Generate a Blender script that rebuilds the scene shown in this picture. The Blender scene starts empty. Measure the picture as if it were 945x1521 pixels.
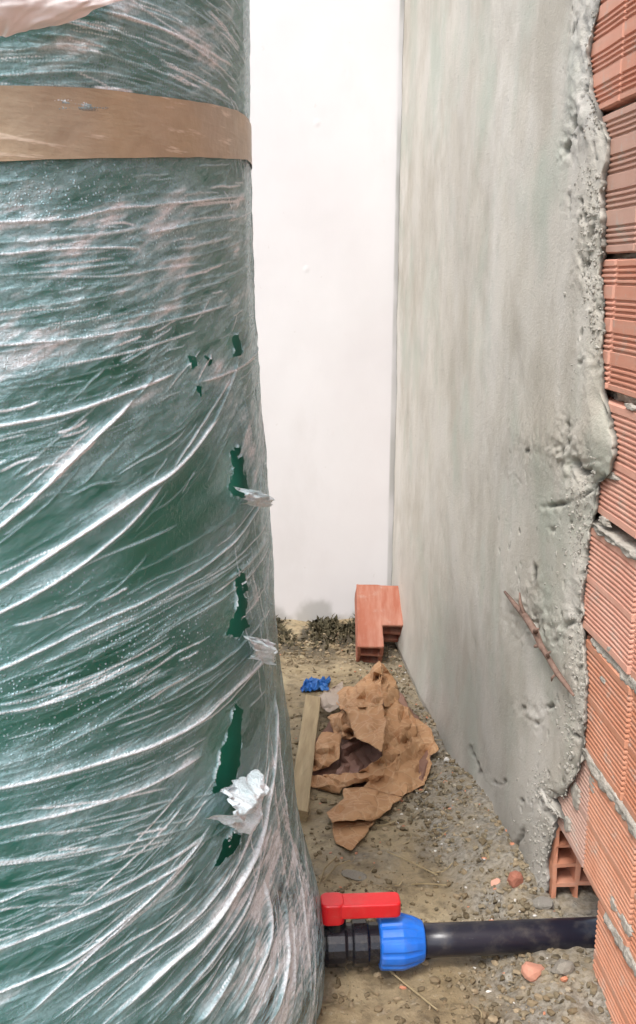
import bpy, math, random
import numpy as np
from mathutils import Vector, Matrix
SC = bpy.context.scene
COL = SC.collection
rnd = random.Random(7)
RG = np.random.default_rng(11)

# ------------------------------------------------------------------ camera
F_PX, CXP, CYP, CAM_H = 1500.0, 472.5, 760.5, 1.2
PITCH, YAW, ROLL = map(math.radians, (13.5, 3.8, 0.3))
FW = np.array([math.sin(YAW)*math.cos(PITCH), math.cos(YAW)*math.cos(PITCH), -math.sin(PITCH)])
_r = np.array([math.cos(YAW), -math.sin(YAW), 0.0]); _u = np.cross(_r, FW)
RT = math.cos(ROLL)*_r + math.sin(ROLL)*_u
UP = -math.sin(ROLL)*_r + math.cos(ROLL)*_u
CO = np.array([0.0, 0.0, CAM_H])
cam = bpy.data.cameras.new('camera'); cam_o = bpy.data.objects.new('camera', cam); COL.objects.link(cam_o)
cam.sensor_fit = 'VERTICAL'; cam.sensor_height = 36.0; cam.lens = F_PX/1521*36.0
cam.clip_start = 0.02; cam.clip_end = 500
M = Matrix(((RT[0], UP[0], -FW[0], 0), (RT[1], UP[1], -FW[1], 0), (RT[2], UP[2], -FW[2], CAM_H), (0, 0, 0, 1)))
cam_o.matrix_world = M
SC.camera = cam_o

# ------------------------------------------------------------------ light
SUN_EL, SUN_AZ = math.radians(58), math.radians(213)      # azimuth clockwise from +Y
w = bpy.data.worlds.new('World'); SC.world = w; w.use_nodes = True
nt = w.node_tree; bg = nt.nodes['Background']
sky = nt.nodes.new('ShaderNodeTexSky'); sky.sky_type = 'NISHITA'; sky.sun_disc = False
sky.sun_elevation = SUN_EL; sky.sun_rotation = SUN_AZ; sky.dust_density = 3.0; sky.air_density = 1.0
hs = nt.nodes.new('ShaderNodeHueSaturation'); hs.inputs['Saturation'].default_value = 0.5
nt.links.new(sky.outputs[0], hs.inputs['Color']); nt.links.new(hs.outputs[0], bg.inputs[0]); bg.inputs[1].default_value = 0.15
sl = bpy.data.lights.new('sun', 'SUN'); sl.energy = 1.0; sl.angle = math.radians(14); sl.color = (1, 0.98, 0.955)
so = bpy.data.objects.new('sun', sl); COL.objects.link(so)
sd = Vector((math.sin(SUN_AZ)*math.cos(SUN_EL), math.cos(SUN_AZ)*math.cos(SUN_EL), math.sin(SUN_EL)))
so.rotation_euler = sd.to_track_quat('Z', 'Y').to_euler(); so.location = (0, -3, 6)
SC.view_settings.view_transform = 'Standard'; SC.view_settings.look = 'None'
SC.view_settings.exposure = 1.22; SC.view_settings.gamma = 1.0

# ------------------------------------------------------------------ maths helpers
def ray(px, py): return FW + (px-CXP)/F_PX*RT - (py-CYP)/F_PX*UP
def on_x(px, py, X):
    d = ray(px, py); return CO + d*(X/d[0])
def on_y(px, py, Y):
    d = ray(px, py); return CO + d*(Y/d[1])
def project(P):
    v = P-CO; ww = v@FW
    return CXP+F_PX*(v@RT)/ww, CYP-F_PX*(v@UP)/ww
def sst(t):
    t = np.clip(t, 0, 1); return t*t*(3-2*t)
def _hash(ix, iy, seed):
    h = (ix.astype(np.int64)*374761393 + iy.astype(np.int64)*668265263 + seed*1274126177) & 0x7fffffff
    h = ((h ^ (h >> 13))*1103515245) & 0x7fffffff
    h = (h ^ (h >> 16)) & 0xffff
    return h/65535.0
def vn(x, y, seed=0):
    x, y = np.broadcast_arrays(np.asarray(x, float), np.asarray(y, float))
    ix = np.floor(x); iy = np.floor(y); fx = x-ix; fy = y-iy
    fx = fx*fx*(3-2*fx); fy = fy*fy*(3-2*fy)
    a = _hash(ix, iy, seed); b = _hash(ix+1, iy, seed); c = _hash(ix, iy+1, seed); d = _hash(ix+1, iy+1, seed)
    return (a*(1-fx)+b*fx)*(1-fy)+(c*(1-fx)+d*fx)*fy-0.5
def fbm(x, y, seed=0, oct=4, gain=0.5):
    s = 0; a = 1.0
    for o in range(oct):
        c_, s_ = math.cos(0.5+o*0.9), math.sin(0.5+o*0.9); k = 2.0**o
        s = s+a*vn((x*c_-y*s_)*k+o*17.3, (x*s_+y*c_)*k-o*9.1, seed+o); a *= gain
    return s

# ------------------------------------------------------------------ mesh helpers
def mesh_np(name, V, Q, mat, smooth=True, attrs=None, tris=None):
    V = np.asarray(V, np.float32); me = bpy.data.meshes.new(name)
    Q = np.asarray(Q, np.int32)
    n = len(Q); k = Q.shape[1]
    me.vertices.add(len(V)); me.vertices.foreach_set('co', V.ravel())
    me.loops.add(n*k); me.loops.foreach_set('vertex_index', Q.ravel())
    me.polygons.add(n); me.polygons.foreach_set('loop_start', np.arange(0, n*k, k, dtype=np.int32))
    me.polygons.foreach_set('use_smooth', np.full(n, smooth))
    for an, av in (attrs or {}).items():
        at = me.attributes.new(an, 'FLOAT', 'POINT'); at.data.foreach_set('value', np.asarray(av, np.float32).ravel())
    me.update(calc_edges=True); me.validate()
    if mat: me.materials.append(mat)
    return me
def mesh_py(name, V, Fc, mat, smooth=False):
    me = bpy.data.meshes.new(name); me.from_pydata([tuple(v) for v in V], [], Fc); me.update()
    if smooth: me.polygons.foreach_set('use_smooth', np.full(len(me.polygons), True))
    if mat: me.materials.append(mat)
    return me
def link(name, me, parent=None, loc=None, **props):
    o = bpy.data.objects.new(name, me); COL.objects.link(o)
    if parent: o.parent = parent
    if loc is not None: o.location = tuple(loc)
    for k, v in props.items(): o[k] = v
    return o
def thing(name, label, cat, loc=(0, 0, 0), group=None, me=None):
    o = link(name, me, None, loc); o['label'] = label; o['category'] = cat
    if group: o['group'] = group
    return o
def grid_q(nr, nc):
    i = np.arange(nr-1)[:, None]*nc+np.arange(nc-1)[None, :]
    return np.stack([i, i+1, i+nc+1, i+nc], -1).reshape(-1, 4)
class MB:
    def __init__(s): s.v = []; s.f = []
    def add(s, V, Fc):
        n = len(s.v); s.v += [tuple(v) for v in V]; s.f += [[i+n for i in q] for q in Fc]
    def tube(s, pts, rad, n=8, cap=True, squash=1.0):
        pts = [Vector(p) for p in pts]; rings = []; V = []
        rad = rad if hasattr(rad, '__len__') else [rad]*len(pts)
        for i, p in enumerate(pts):
            t = (pts[min(i+1, len(pts)-1)]-pts[max(i-1, 0)]).normalized()
            a = t.orthogonal() if i == 0 else (rings[-1]-t*rings[-1].dot(t))
            a.normalize(); b = t.cross(a); rings.append(a)
            for k in range(n):
                th = 2*math.pi*k/n; V.append(p+(a*math.cos(th)+b*math.sin(th)*squash)*rad[i])
        Fc = [[i*n+k, i*n+(k+1) % n, (i+1)*n+(k+1) % n, (i+1)*n+k] for i in range(len(pts)-1) for k in range(n)]
        if cap: Fc += [list(range(n))[::-1], [(len(pts)-1)*n+k for k in range(n)]]
        s.add(V, Fc)
    def lathe_x(s, prof, c, n=32, rib=0, ribh=0.0, ribsel=None):
        V = []; 
        for j, (x, r) in enumerate(prof):
            for k in range(n):
                th = 2*math.pi*k/n; rr = r
                if rib and (ribsel is None or j in ribsel): rr = r+ribh*(1 if (k*rib//n*2 % 2, (k*rib*2//n) % 2)[1] else 0)
                V.append((c[0]+x, c[1]+rr*math.cos(th), c[2]+rr*math.sin(th)))
        m = len(prof)
        Fc = [[i*n+k, (i+1)*n+k, (i+1)*n+(k+1) % n, i*n+(k+1) % n] for i in range(m-1) for k in range(n)]
        Fc += [list(range(n)), [(m-1)*n+k for k in range(n)][::-1]]
        s.add(V, Fc)
    def mesh(s, name, mat, smooth=False): return mesh_py(name, s.v, s.f, mat, smooth)
def voxel(xs, ys, zs, solid, jit=0.0, seed=0):
    r = random.Random(seed); ids = {}; V = []; Fc = []
    def vid(i, j, k):
        if (i, j, k) not in ids:
            ids[(i, j, k)] = len(V); V.append((xs[i]+r.uniform(-jit, jit), ys[j]+r.uniform(-jit, jit), zs[k]+r.uniform(-jit, jit)))
        return ids[(i, j, k)]
    nx, ny, nz = len(xs)-1, len(ys)-1, len(zs)-1
    S = lambda i, j, k: 0 <= i < nx and 0 <= j < ny and 0 <= k < nz and solid(i, j, k)
    for i in range(nx):
        for j in range(ny):
            for k in range(nz):
                if not S(i, j, k): continue
                if not S(i-1, j, k): Fc.append([vid(i, j, k), vid(i, j, k+1), vid(i, j+1, k+1), vid(i, j+1, k)])
                if not S(i+1, j, k): Fc.append([vid(i+1, j, k), vid(i+1, j+1, k), vid(i+1, j+1, k+1), vid(i+1, j, k+1)])
                if not S(i, j-1, k): Fc.append([vid(i, j, k), vid(i+1, j, k), vid(i+1, j, k+1), vid(i, j, k+1)])
                if not S(i, j+1, k): Fc.append([vid(i, j+1, k), vid(i, j+1, k+1), vid(i+1, j+1, k+1), vid(i+1, j+1, k)])
                if not S(i, j, k-1): Fc.append([vid(i, j, k), vid(i, j+1, k), vid(i+1, j+1, k), vid(i+1, j, k)])
                if not S(i, j, k+1): Fc.append([vid(i, j, k+1), vid(i+1, j, k+1), vid(i+1, j+1, k+1), vid(i, j+1, k+1)])
    return V, Fc
def bevel(o, wdt, seg=2):
    m = o.modifiers.new('bevel', 'BEVEL'); m.width = wdt; m.segments = seg; m.limit_method = 'ANGLE'; m.angle_limit = math.radians(40)

# ------------------------------------------------------------------ materials
class NT:
    def __init__(s, name):
        s.m = bpy.data.materials.new(name); s.m.use_nodes = True; s.t = s.m.node_tree
        s.b = s.t.nodes['Principled BSDF']; s.out = s.t.nodes['Material Output']
        s.tc = s.t.nodes.new('ShaderNodeTexCoord')
    def n(s, typ, **kw):
        nd = s.t.nodes.new(typ)
        for k, v in kw.items():
            if k in nd.inputs: nd.inputs[k].default_value = v
            else: setattr(nd, k, v)
        return nd
    def l(s, a, b): s.t.links.new(a, b)
    def noise(s, scale, detail=6, rough=0.6, stretch=None, dist=0.0):
        nd = s.n('ShaderNodeTexNoise', Scale=scale, Detail=detail, Roughness=rough, Distortion=dist)
        if stretch:
            mp = s.n('ShaderNodeMapping'); mp.inputs['Scale'].default_value = stretch
            s.l(s.tc.outputs['Object'], mp.inputs[0]); s.l(mp.outputs[0], nd.inputs['Vector'])
        else: s.l(s.tc.outputs['Object'], nd.inputs['Vector'])
        return nd.outputs['Fac']
    def ramp(s, fac, *stops):
        nd = s.n('ShaderNodeValToRGB'); e = nd.color_ramp.elements
        while len(e) < len(stops): e.new(0.5)
        for el, (p, c) in zip(e, stops):
            el.position = p; el.color = (c, c, c, 1) if not hasattr(c, '__len__') else (*c, 1)
        s.l(fac, nd.inputs[0]); return nd.outputs[0]
    def mix(s, fac, a, b, mode='MIX'):
        nd = s.n('ShaderNodeMix'); nd.data_type = 'RGBA'; nd.blend_type = mode
        for v, sock in ((fac, nd.inputs[0]), (a, nd.inputs[6]), (b, nd.inputs[7])):
            if hasattr(v, 'is_linked'): s.l(v, sock)
            elif hasattr(v, '__len__'): sock.default_value = (*v, 1)
            else: sock.default_value = v
        return nd.outputs[2]
    def math(s, op, a, b=0.0, clamp=False):
        nd = s.n('ShaderNodeMath'); nd.operation = op; nd.use_clamp = clamp
        for v, sock in ((a, nd.inputs[0]), (b, nd.inputs[1])):
            if hasattr(v, 'is_linked'): s.l(v, sock)
            else: sock.default_value = v
        return nd.outputs[0]
    def bump(s, h, strength, dist=0.003):
        nd = s.n('ShaderNodeBump', Strength=strength, Distance=dist); s.l(h, nd.inputs['Height']); return nd.outputs[0]
    def attr(s, name): return s.n('ShaderNodeAttribute', attribute_name=name).outputs['Fac']
    def fin(s, col, rough=0.8, norm=None, spec=0.4):
        for v, sock in ((col, s.b.inputs['Base Color']), (rough, s.b.inputs['Roughness'])):
            if hasattr(v, 'is_linked'): s.l(v, sock)
            elif hasattr(v, '__len__'): sock.default_value = (*v, 1)
            else: sock.default_value = v
        s.b.inputs['Specular IOR Level'].default_value = spec
        if norm: s.l(norm, s.b.inputs['Normal'])
        return s.m

def m_plaster():
    t = NT('wet_grey_render')
    big = t.noise(1.0, 6, 0.62, (3.0, 3.0, 0.55)); mid = t.noise(9, 8, 0.65, (1, 1, 0.5)); fine = t.noise(160, 4, 0.6)
    c = t.ramp(big, (0.3, (0.47, 0.43, 0.365)), (0.52, (0.56, 0.52, 0.45)), (0.72, (0.63, 0.59, 0.53)))
    c = t.mix(t.ramp(mid, (0.38, 0.0), (0.7, 0.55)), c, (0.52, 0.495, 0.455))
    blot = t.ramp(t.noise(4.5, 7, 0.68, (1, 1, .6)), (0.44, 0.0), (0.62, 0.85)); c = t.mix(blot, c, (0.41, 0.37, 0.305))
    green = t.ramp(t.noise(4.6, 6, 0.6, (1, 1, .7)), (0.5, 0.0), (0.68, 0.7)); c = t.mix(green, c, (0.40, 0.43, 0.36))
    wet = t.attr('wet'); c = t.mix(wet, c, (0.205, 0.2, 0.19))
    c = t.mix(t.attr('crack_and_shade'), c, (0.075, 0.07, 0.06))
    sp = t.ramp(t.noise(70, 3, 0.5), (0.68, 0.0), (0.74, 0.35)); c = t.mix(sp, c, (0.2, 0.19, 0.17))
    h = t.math('ADD', t.math('MULTIPLY', mid, 1.0), t.math('ADD', t.math('MULTIPLY', fine, 0.5), t.math('MULTIPLY', t.noise(420, 3, .6), .3)))
    return t.fin(c, 0.8, t.bump(h, 0.75, 0.004), 0.3)
def m_white():
    t = NT('white_limewash')
    big = t.noise(2.0, 5, 0.6, (1, 1, 0.6)); fine = t.noise(90, 5, 0.6); mid = t.noise(14, 5, 0.6)
    c = t.ramp(big, (0.3, (0.64, 0.605, 0.60)), (0.7, (0.71, 0.685, 0.68)))
    sp = t.ramp(t.noise(38, 3, 0.5), (0.735, 0.0), (0.76, 0.6)); c = t.mix(sp, c, (0.6, 0.56, 0.54))
    st = t.ramp(t.noise(5, 7, .66, (1, 1, .45)), (.55, 0.0), (.75, .35)); c = t.mix(st, c, (.58, .55, .53))
    low = t.attr('damp_and_shade'); c = t.mix(low, c, (0.40, 0.385, 0.36))
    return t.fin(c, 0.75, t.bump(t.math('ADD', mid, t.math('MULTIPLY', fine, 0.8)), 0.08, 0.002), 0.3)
def m_brick(name, a, b, stain):
    t = NT(name)
    oi = t.n('ShaderNodeObjectInfo')
    big = t.noise(14, 5, 0.6); streak = t.noise(1.0, 6, 0.6, (30, 5, 60)); fine = t.noise(260, 3, 0.6)
    c = t.ramp(big, (0.3, a), (0.7, b))
    c = t.mix(t.math('MULTIPLY', oi.outputs['Random'], 0.75), c, (a[0]*.86, a[1]*.72, a[2]*.62))
    c = t.mix(t.ramp(streak, (0.45, 0.0), (0.72, 0.5)), c, (0.50, 0.31, 0.235))
    d = t.ramp(t.noise(22, 7, 0.7), (0.56, 0.0), (0.70, stain)); c = t.mix(d, c, (0.42, 0.385, 0.33))
    return t.fin(c, 0.85, t.bump(t.math('ADD', fine, t.math('MULTIPLY', streak, 0.5)), 0.3, 0.0015), 0.3)
def m_simple(name, a, b, scale, rough=0.7, bs=0.3, bd=0.002, stretch=None, spec=0.4, bscale=None):
    t = NT(name); n1 = t.noise(scale, 6, 0.62, stretch)
    n2 = t.noise(bscale or scale*4, 5, 0.6, stretch)
    return t.fin(t.ramp(n1, (0.3, a), (0.7, b)), rough, t.bump(n2, bs, bd), spec)
def m_grit(name, *stops):
    t = NT(name); g = t.n('ShaderNodeNewGeometry')
    c = t.ramp(g.outputs['Random Per Island'], *stops)
    n_ = t.noise(90, 4, .6); c = t.mix(t.ramp(n_, (.4, 0.0), (.62, .65)), c, (.20, .16, .10))
    return t.fin(c, .85, t.bump(n_, .4, .002), .3)
def m_ground():
    t = NT('wet_clay_soil')
    a = t.noise(4.5, 7, 0.62); b = t.noise(16, 8, 0.68); f = t.noise(120, 5, 0.65)
    c = t.ramp(a, (0.32, (0.235, 0.178, 0.100)), (0.5, (0.31, 0.243, 0.145)), (0.68, (0.40, 0.33, 0.21)))
    c = t.mix(t.ramp(b, (0.50, 0.0), (0.64, 0.85)), c, (0.12, 0.09, 0.052))
    c = t.mix(t.ramp(f, (0.56, 0.0), (0.72, 0.75)), c, (0.10, 0.078, 0.048))
    c = t.mix(t.ramp(t.noise(45, 4, 0.6), (0.62, 0.0), (0.72, 0.55)), c, (0.45, 0.40, 0.31))
    g = t.math('MULTIPLY', t.attr('gravelly'), t.ramp(t.noise(20, 5, 0.6), (0.3, 0.35), (0.6, 1.0)))
    c = t.mix(g, c, t.ramp(f, (0.4, (0.135, 0.118, 0.092)), (0.62, (0.30, 0.275, 0.23))))
    c = t.mix(t.attr('dark'), c, (0.06, 0.05, 0.035))
    h = t.math('ADD', b, t.math('MULTIPLY', f, 0.45))
    r = t.ramp(a, (0.35, 0.42), (0.65, 0.75))
    return t.fin(c, r, t.bump(h, 0.7, 0.008), 0.35)
def m_film():
    t = NT('stretch_film')
    T = t.attr('layers')
    wr = t.noise(1.0, 4, 0.6, (60, 60, 160), 0.6); cr = t.noise(170, 4, 0.65, None, 1.2); lo = t.noise(9, 4, 0.6)
    bead = t.n('ShaderNodeTexVoronoi', Scale=190.0, Randomness=1.0); t.l(t.tc.outputs['Object'], bead.inputs['Vector'])
    bm = t.ramp(bead.outputs['Distance'], (0.14, 1.0), (0.30, 0.0))
    wet = t.math('MULTIPLY', t.attr('beads'), t.ramp(lo, (0.38, 0.2), (0.56, 1.0)))
    bead_f = t.math('MULTIPLY', bm, wet)  # water beads, their sparkle painted as white
    mot = t.math('MULTIPLY', t.math('SUBTRACT', cr, 0.5), 1.3)
    fac = t.math('ADD', t.math('ADD', T, t.math('MULTIPLY', mot, T)), t.math('ADD', t.math('MULTIPLY', bead_f, 1.1), t.math('MULTIPLY', t.ramp(t.noise(1.0, 5, .7, (70, 70, 210), 1.0), (.60, 0.0), (.74, .22)), t.ramp(lo, (.38, .1), (.6, 1.0)))), True)  # stretched noise adds tiny glints painted as white film
    h = t.math('ADD', t.math('ADD', t.math('MULTIPLY', cr, 0.8), wr), t.math('MULTIPLY', bead_f, 1.0))
    nrm = t.bump(h, 0.8, 0.004)
    tr = t.n('ShaderNodeBsdfTransparent'); tr.inputs[0].default_value = (0.93, 0.96, 0.95, 1)
    gl = t.n('ShaderNodeBsdfGlossy', Roughness=0.12); gl.inputs[0].default_value = (0.95, 0.97, 1, 1); t.l(nrm, gl.inputs['Normal'])
    fr = t.n('ShaderNodeFresnel', IOR=1.5); t.l(nrm, fr.inputs['Normal'])
    m1 = t.n('ShaderNodeMixShader'); t.l(t.math('MULTIPLY', fr.outputs[0], 0.75, True), m1.inputs[0]); t.l(tr.outputs[0], m1.inputs[1]); t.l(gl.outputs[0], m1.inputs[2])
    t.fin(t.mix(t.ramp(T, (0.45, 0.0), (0.8, 1.0)), (0.52, 0.80, 0.88), (0.83, 0.92, 0.97)), 0.28, nrm, 0.5)
    m2 = t.n('ShaderNodeMixShader'); t.l(fac, m2.inputs[0]); t.l(m1.outputs[0], m2.inputs[1]); t.l(t.b.outputs[0], m2.inputs[2])
    t.l(m2.outputs[0], t.out.inputs[0]); return t.m
def m_tape():
    t = NT('brown_tape')
    n1 = t.noise(1.0, 5, 0.6, (12, 12, 110)); n2 = t.noise(22, 6, 0.65); n3 = t.noise(1.0, 4, 0.6, (120, 120, 16)); n4 = t.noise(6, 3, .5)
    c = t.ramp(n2, (0.3, (0.36, 0.285, 0.175)), (0.7, (0.50, 0.41, 0.275)))
    c = t.mix(t.ramp(n4, (.4, 0.0), (.65, .6)), c, (0.38, 0.335, 0.265))
    c = t.mix(t.ramp(n1, (0.6, 0.0), (0.68, 0.75)), c, (0.72, 0.64, 0.52))
    c = t.mix(t.ramp(n3, (0.66, 0.0), (0.72, 0.6)), c, (0.70, 0.60, 0.46))
    return t.fin(c, 0.35, t.bump(t.math('ADD', n1, t.noise(60, 3, 0.6)), 0.35, 0.003), 0.5)
def m_paper(name, a, b):
    t = NT(name); n1 = t.noise(9, 6, .62); vo = t.n('ShaderNodeTexVoronoi', Scale=26.0); vo.feature = 'DISTANCE_TO_EDGE'
    mp = t.noise(5, 4, .6); ad = t.n('ShaderNodeVectorMath'); ad.operation = 'ADD'; sc = t.n('ShaderNodeVectorMath'); sc.operation = 'SCALE'
    nz = t.n('ShaderNodeTexNoise', Scale=18.0, Detail=4.0); t.l(t.tc.outputs['Object'], nz.inputs['Vector']); t.l(nz.outputs['Color'], sc.inputs[0]); sc.inputs['Scale'].default_value = .05
    t.l(t.tc.outputs['Object'], ad.inputs[0]); t.l(sc.outputs[0], ad.inputs[1]); t.l(ad.outputs[0], vo.inputs['Vector'])
    cr = t.ramp(vo.outputs['Distance'], (0.0, 0.0), (.10, 1.0))
    c = t.ramp(n1, (.3, a), (.7, b)); c = t.mix(t.math('MULTIPLY', t.math('SUBTRACT', 1.0, cr), .3), c, (.66, .46, .29))
    h = t.math('ADD', cr, t.math('MULTIPLY', t.noise(60, 4, .6), .8))
    return t.fin(c, .75, t.bump(h, .4, .004), .3)
def m_plastic(name, a, b, scale, rough, dust, stretch=None):
    t = NT(name); n1 = t.noise(scale, 5, .6, stretch); n2 = t.noise(28, 7, .7); n3 = t.noise(1.0, 4, .6, (40, 160, 160))
    c = t.ramp(n1, (.3, a), (.7, b)); d = t.ramp(n2, (.5, 0.0), (.74, dust)); c = t.mix(d, c, (.30, .255, .19))
    c = t.mix(t.ramp(n3, (.68, 0.0), (.74, dust*.6)), c, (.42, .40, .38))
    r = t.math('ADD', t.math('MULTIPLY', d, .5), rough)
    return t.fin(c, r, t.bump(t.math('ADD', n2, n3), .15, .0015), .5)
MAT = dict(
    plaster=m_plaster(), white=m_white(), ground=m_ground(), film=m_film(), tape=m_tape(),
    brick=m_brick('clay_brick_pink', (0.60, 0.295, 0.215), (0.69, 0.39, 0.295), 0.6),
    brick2=m_brick('clay_brick_orange', (0.54, 0.245, 0.15), (0.66, 0.34, 0.225), 0.6),
    brick3=m_brick('clay_brick_dusty', (0.50, 0.31, 0.25), (0.58, 0.40, 0.33), 0.9),
    brickred=m_brick('clay_brick_red', (0.31, 0.11, 0.07), (0.39, 0.155, 0.10), 0.25),
    crumb=m_simple('render_grit', (0.24, 0.225, 0.195), (0.42, 0.395, 0.345), 60, .9, .5, .001),
    mortar=m_simple('mortar', (0.30, 0.27, 0.225), (0.50, 0.46, 0.40), 40, 0.9, 0.8, 0.004),
    core=m_simple('wall_core', (0.30, 0.28, 0.25), (0.38, 0.35, 0.31), 10, 0.9),
    tank=m_simple('green_plastic', (0.004, 0.23, 0.135), (0.010, 0.31, 0.235), 4, 0.32, 0.1, 0.001, spec=0.5),
    black=m_plastic('black_plastic', (0.006, 0.006, 0.009), (0.016, 0.016, 0.022), 20, 0.22, .18),
    pipe=m_plastic('black_pipe', (0.005, 0.005, 0.011), (0.014, 0.014, 0.024), 14, 0.3, .16, (0.3, 1, 1)),
    blue=m_plastic('blue_plastic', (0.012, 0.13, 0.58), (0.02, 0.18, 0.70), 30, 0.3, .16),
    bluebag=m_simple('blue_sheet', (0.015, 0.09, 0.33), (0.05, 0.19, 0.48), 30, 0.35, 0.4, 0.003),
    red=m_plastic('red_plastic', (0.58, 0.010, 0.016), (0.68, 0.02, 0.026), 24, 0.3, .15),
    paper=m_paper('kraft_paper', (0.37, 0.19, 0.09), (0.50, 0.29, 0.15)),
    paperdark=m_simple('kraft_paper_dark', (0.19, 0.10, 0.075), (0.27, 0.15, 0.105), 12, 0.7, 0.45, 0.004, bscale=60),  # darker brown tone for the foot sheet and the hollow
    papergrey=m_simple('paper_grey', (0.33, 0.25, 0.19), (0.46, 0.38, 0.31), 14, 0.75, 0.4, 0.003, bscale=60),
    wood=m_simple('weathered_wood', (0.30, 0.225, 0.13), (0.46, 0.36, 0.215), 6, 0.8, 0.5, 0.002, (14, 1, 14)),
    twig=m_simple('twig_bark', (0.13, 0.075, 0.055), (0.27, 0.175, 0.135), 60, 0.85, 0.6, 0.002),
    straw=m_simple('dry_straw', (0.27, 0.205, 0.11), (0.40, 0.32, 0.19), 30, 0.8),
    stone=m_simple('grey_stone', (0.17, 0.15, 0.12), (0.36, 0.33, 0.275), 22, 0.8, 0.5, 0.003),
    palestone=m_simple('pale_stone', (0.55, 0.52, 0.47), (0.72, 0.69, 0.64), 40, 0.8, 0.4, 0.002),
    weed=m_simple('dark_weed', (0.03, 0.028, 0.014), (0.10, 0.08, 0.04), 30, 0.8),
    flap=m_simple('white_foam_film', (0.72, 0.69, 0.67), (0.80, 0.77, 0.75), 8, 0.35, 0.2, 0.002),
)

# ------------------------------------------------------------------ ground
W = 0.52           # corridor-side face of the bricks
YW = 3.33          # face of the white end wall
def gz(x, y):
    x = np.asarray(x, float); y = np.asarray(y, float)
    near = np.exp(-(np.maximum(np.abs(x-0.2)-0.9, 0)/0.6)**2)
    z = 0.085*sst((2.5-y)/1.0)*near
    z = z+0.04*sst((x-0.36)/0.13)*sst((2.7-y)/0.8)*near
    z = z+0.010*sst((y-3.12)/0.2)*near
    z = z+0.022*fbm(x*5, y*5, 3, 3)+0.007*fbm(x*26, y*26, 5, 3)
    return z
def gnd(px, py, dz=0.0):
    d = ray(px, py); z = 0.05
    for _ in range(12):
        t = (z-CO[2])/d[2]; p = CO+t*d; z = float(gz(p[0], p[1]))+dz
    return p
def axis(lo, hi, step, far):
    a = list(np.arange(lo, hi+1e-6, step)); s = step; x = hi
    right = []
    while x < far: s *= 1.35; x += s; right.append(x)
    s = step; x = lo; left = []
    while x > -far: s *= 1.35; x -= s; left.append(x)
    return np.array(left[::-1]+a+right)
gx = axis(-0.15, 0.66, 0.006, 150); gy = axis(1.1, 3.45, 0.007, 150)
GX, GY = np.meshgrid(gx, gy); GZ = gz(GX, GY)
rough = fbm(GX*60, GY*60, 21, 2)
dense = (GX > -0.16) & (GX < 0.67) & (GY > 1.05) & (GY < 3.46)
band = sst((GX-(0.30+0.06*vn(GX*6, GY*6, 4)-0.10*sst((2.0-GY)/0.5)*0))/0.10)*sst((3.3-GY)/0.3)
band = np.maximum(band*np.where(GY > 2.6, .55, 1), 0.5*sst((fbm(GX*9, GY*7, 31, 3)-0.12)/0.2)*(GY < 2.3))
GZ = GZ+np.where(dense, rough*(0.003+0.006*band), 0)
dark = 0.95*sst((GY-2.90)/0.22)*sst((fbm(GX*16, GY*14, 9, 3)+0.22)/0.4)*(GY < 3.6)*dense
link('ground', mesh_np('ground', np.stack([GX, GY, GZ], -1).reshape(-1, 3), grid_q(len(gy), len(gx)), MAT['ground'], True,
     dict(gravelly=np.where(dense, band, 0.9), dark=np.where(dense, dark, .25))), kind='structure')

# ------------------------------------------------------------------ white end wall
ww = thing('white_wall', 'white limewashed end wall behind the tank and the dirt strip', 'wall')
xs = np.concatenate([np.arange(-3.0, -0.2, 0.1), np.arange(-0.2, 0.505, 0.006)]); zs = np.arange(-0.15, 2.9, 0.008)
X, Z = np.meshgrid(xs, zs)
bl = 0.0022*fbm(X*3, Z*3, 40, 3)+0.0004*fbm(X*30, Z*30, 41, 2)
for (px, py, s) in ((470, 182, 0.02), (512, 108, 0.03), (500, 345, 0.02), (455, 400, 0.02), (545, 440, 0.02), (490, 640, 0.025)):
    p = on_y(px, py, YW); bl = bl+0.0025*np.exp(-((X-p[0])**2+(Z-p[2])**2)/(s*0.35)**2)*(0.3+2.2*fbm(X*70, Z*70, 8, 2))
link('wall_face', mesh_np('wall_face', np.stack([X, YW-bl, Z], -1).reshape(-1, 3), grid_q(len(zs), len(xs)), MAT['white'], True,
     dict(damp_and_shade=0.8*sst((0.055-Z+0.09*fbm(X*16, Z*12, 6, 4))/0.05)+1.0*sst((X-0.460+.004*fbm(Z*9, Z*0, 7, 3))/0.006)*np.clip(.75+.9*fbm(Z*6, Z*0, 17, 3), .2, 1))), ww)  # stain at the foot, plus corner shade painted as a dark strip
mb = MB(); mb.add([(-3, YW+0.006, -.15), (0.5, YW+0.006, -.15), (0.5, YW+.16, -.15), (-3, YW+.16, -.15), (-3, YW+0.006, 2.9), (0.5, YW+0.006, 2.9), (0.5, YW+.16, 2.9), (-3, YW+.16, 2.9)],
       [[0, 3, 2, 1], [4, 5, 6, 7], [0, 1, 5, 4], [1, 2, 6, 5], [2, 3, 7, 6], [3, 0, 4, 7]])
link('wall_body', mb.mesh('wall_body', MAT['core']), ww)

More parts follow.
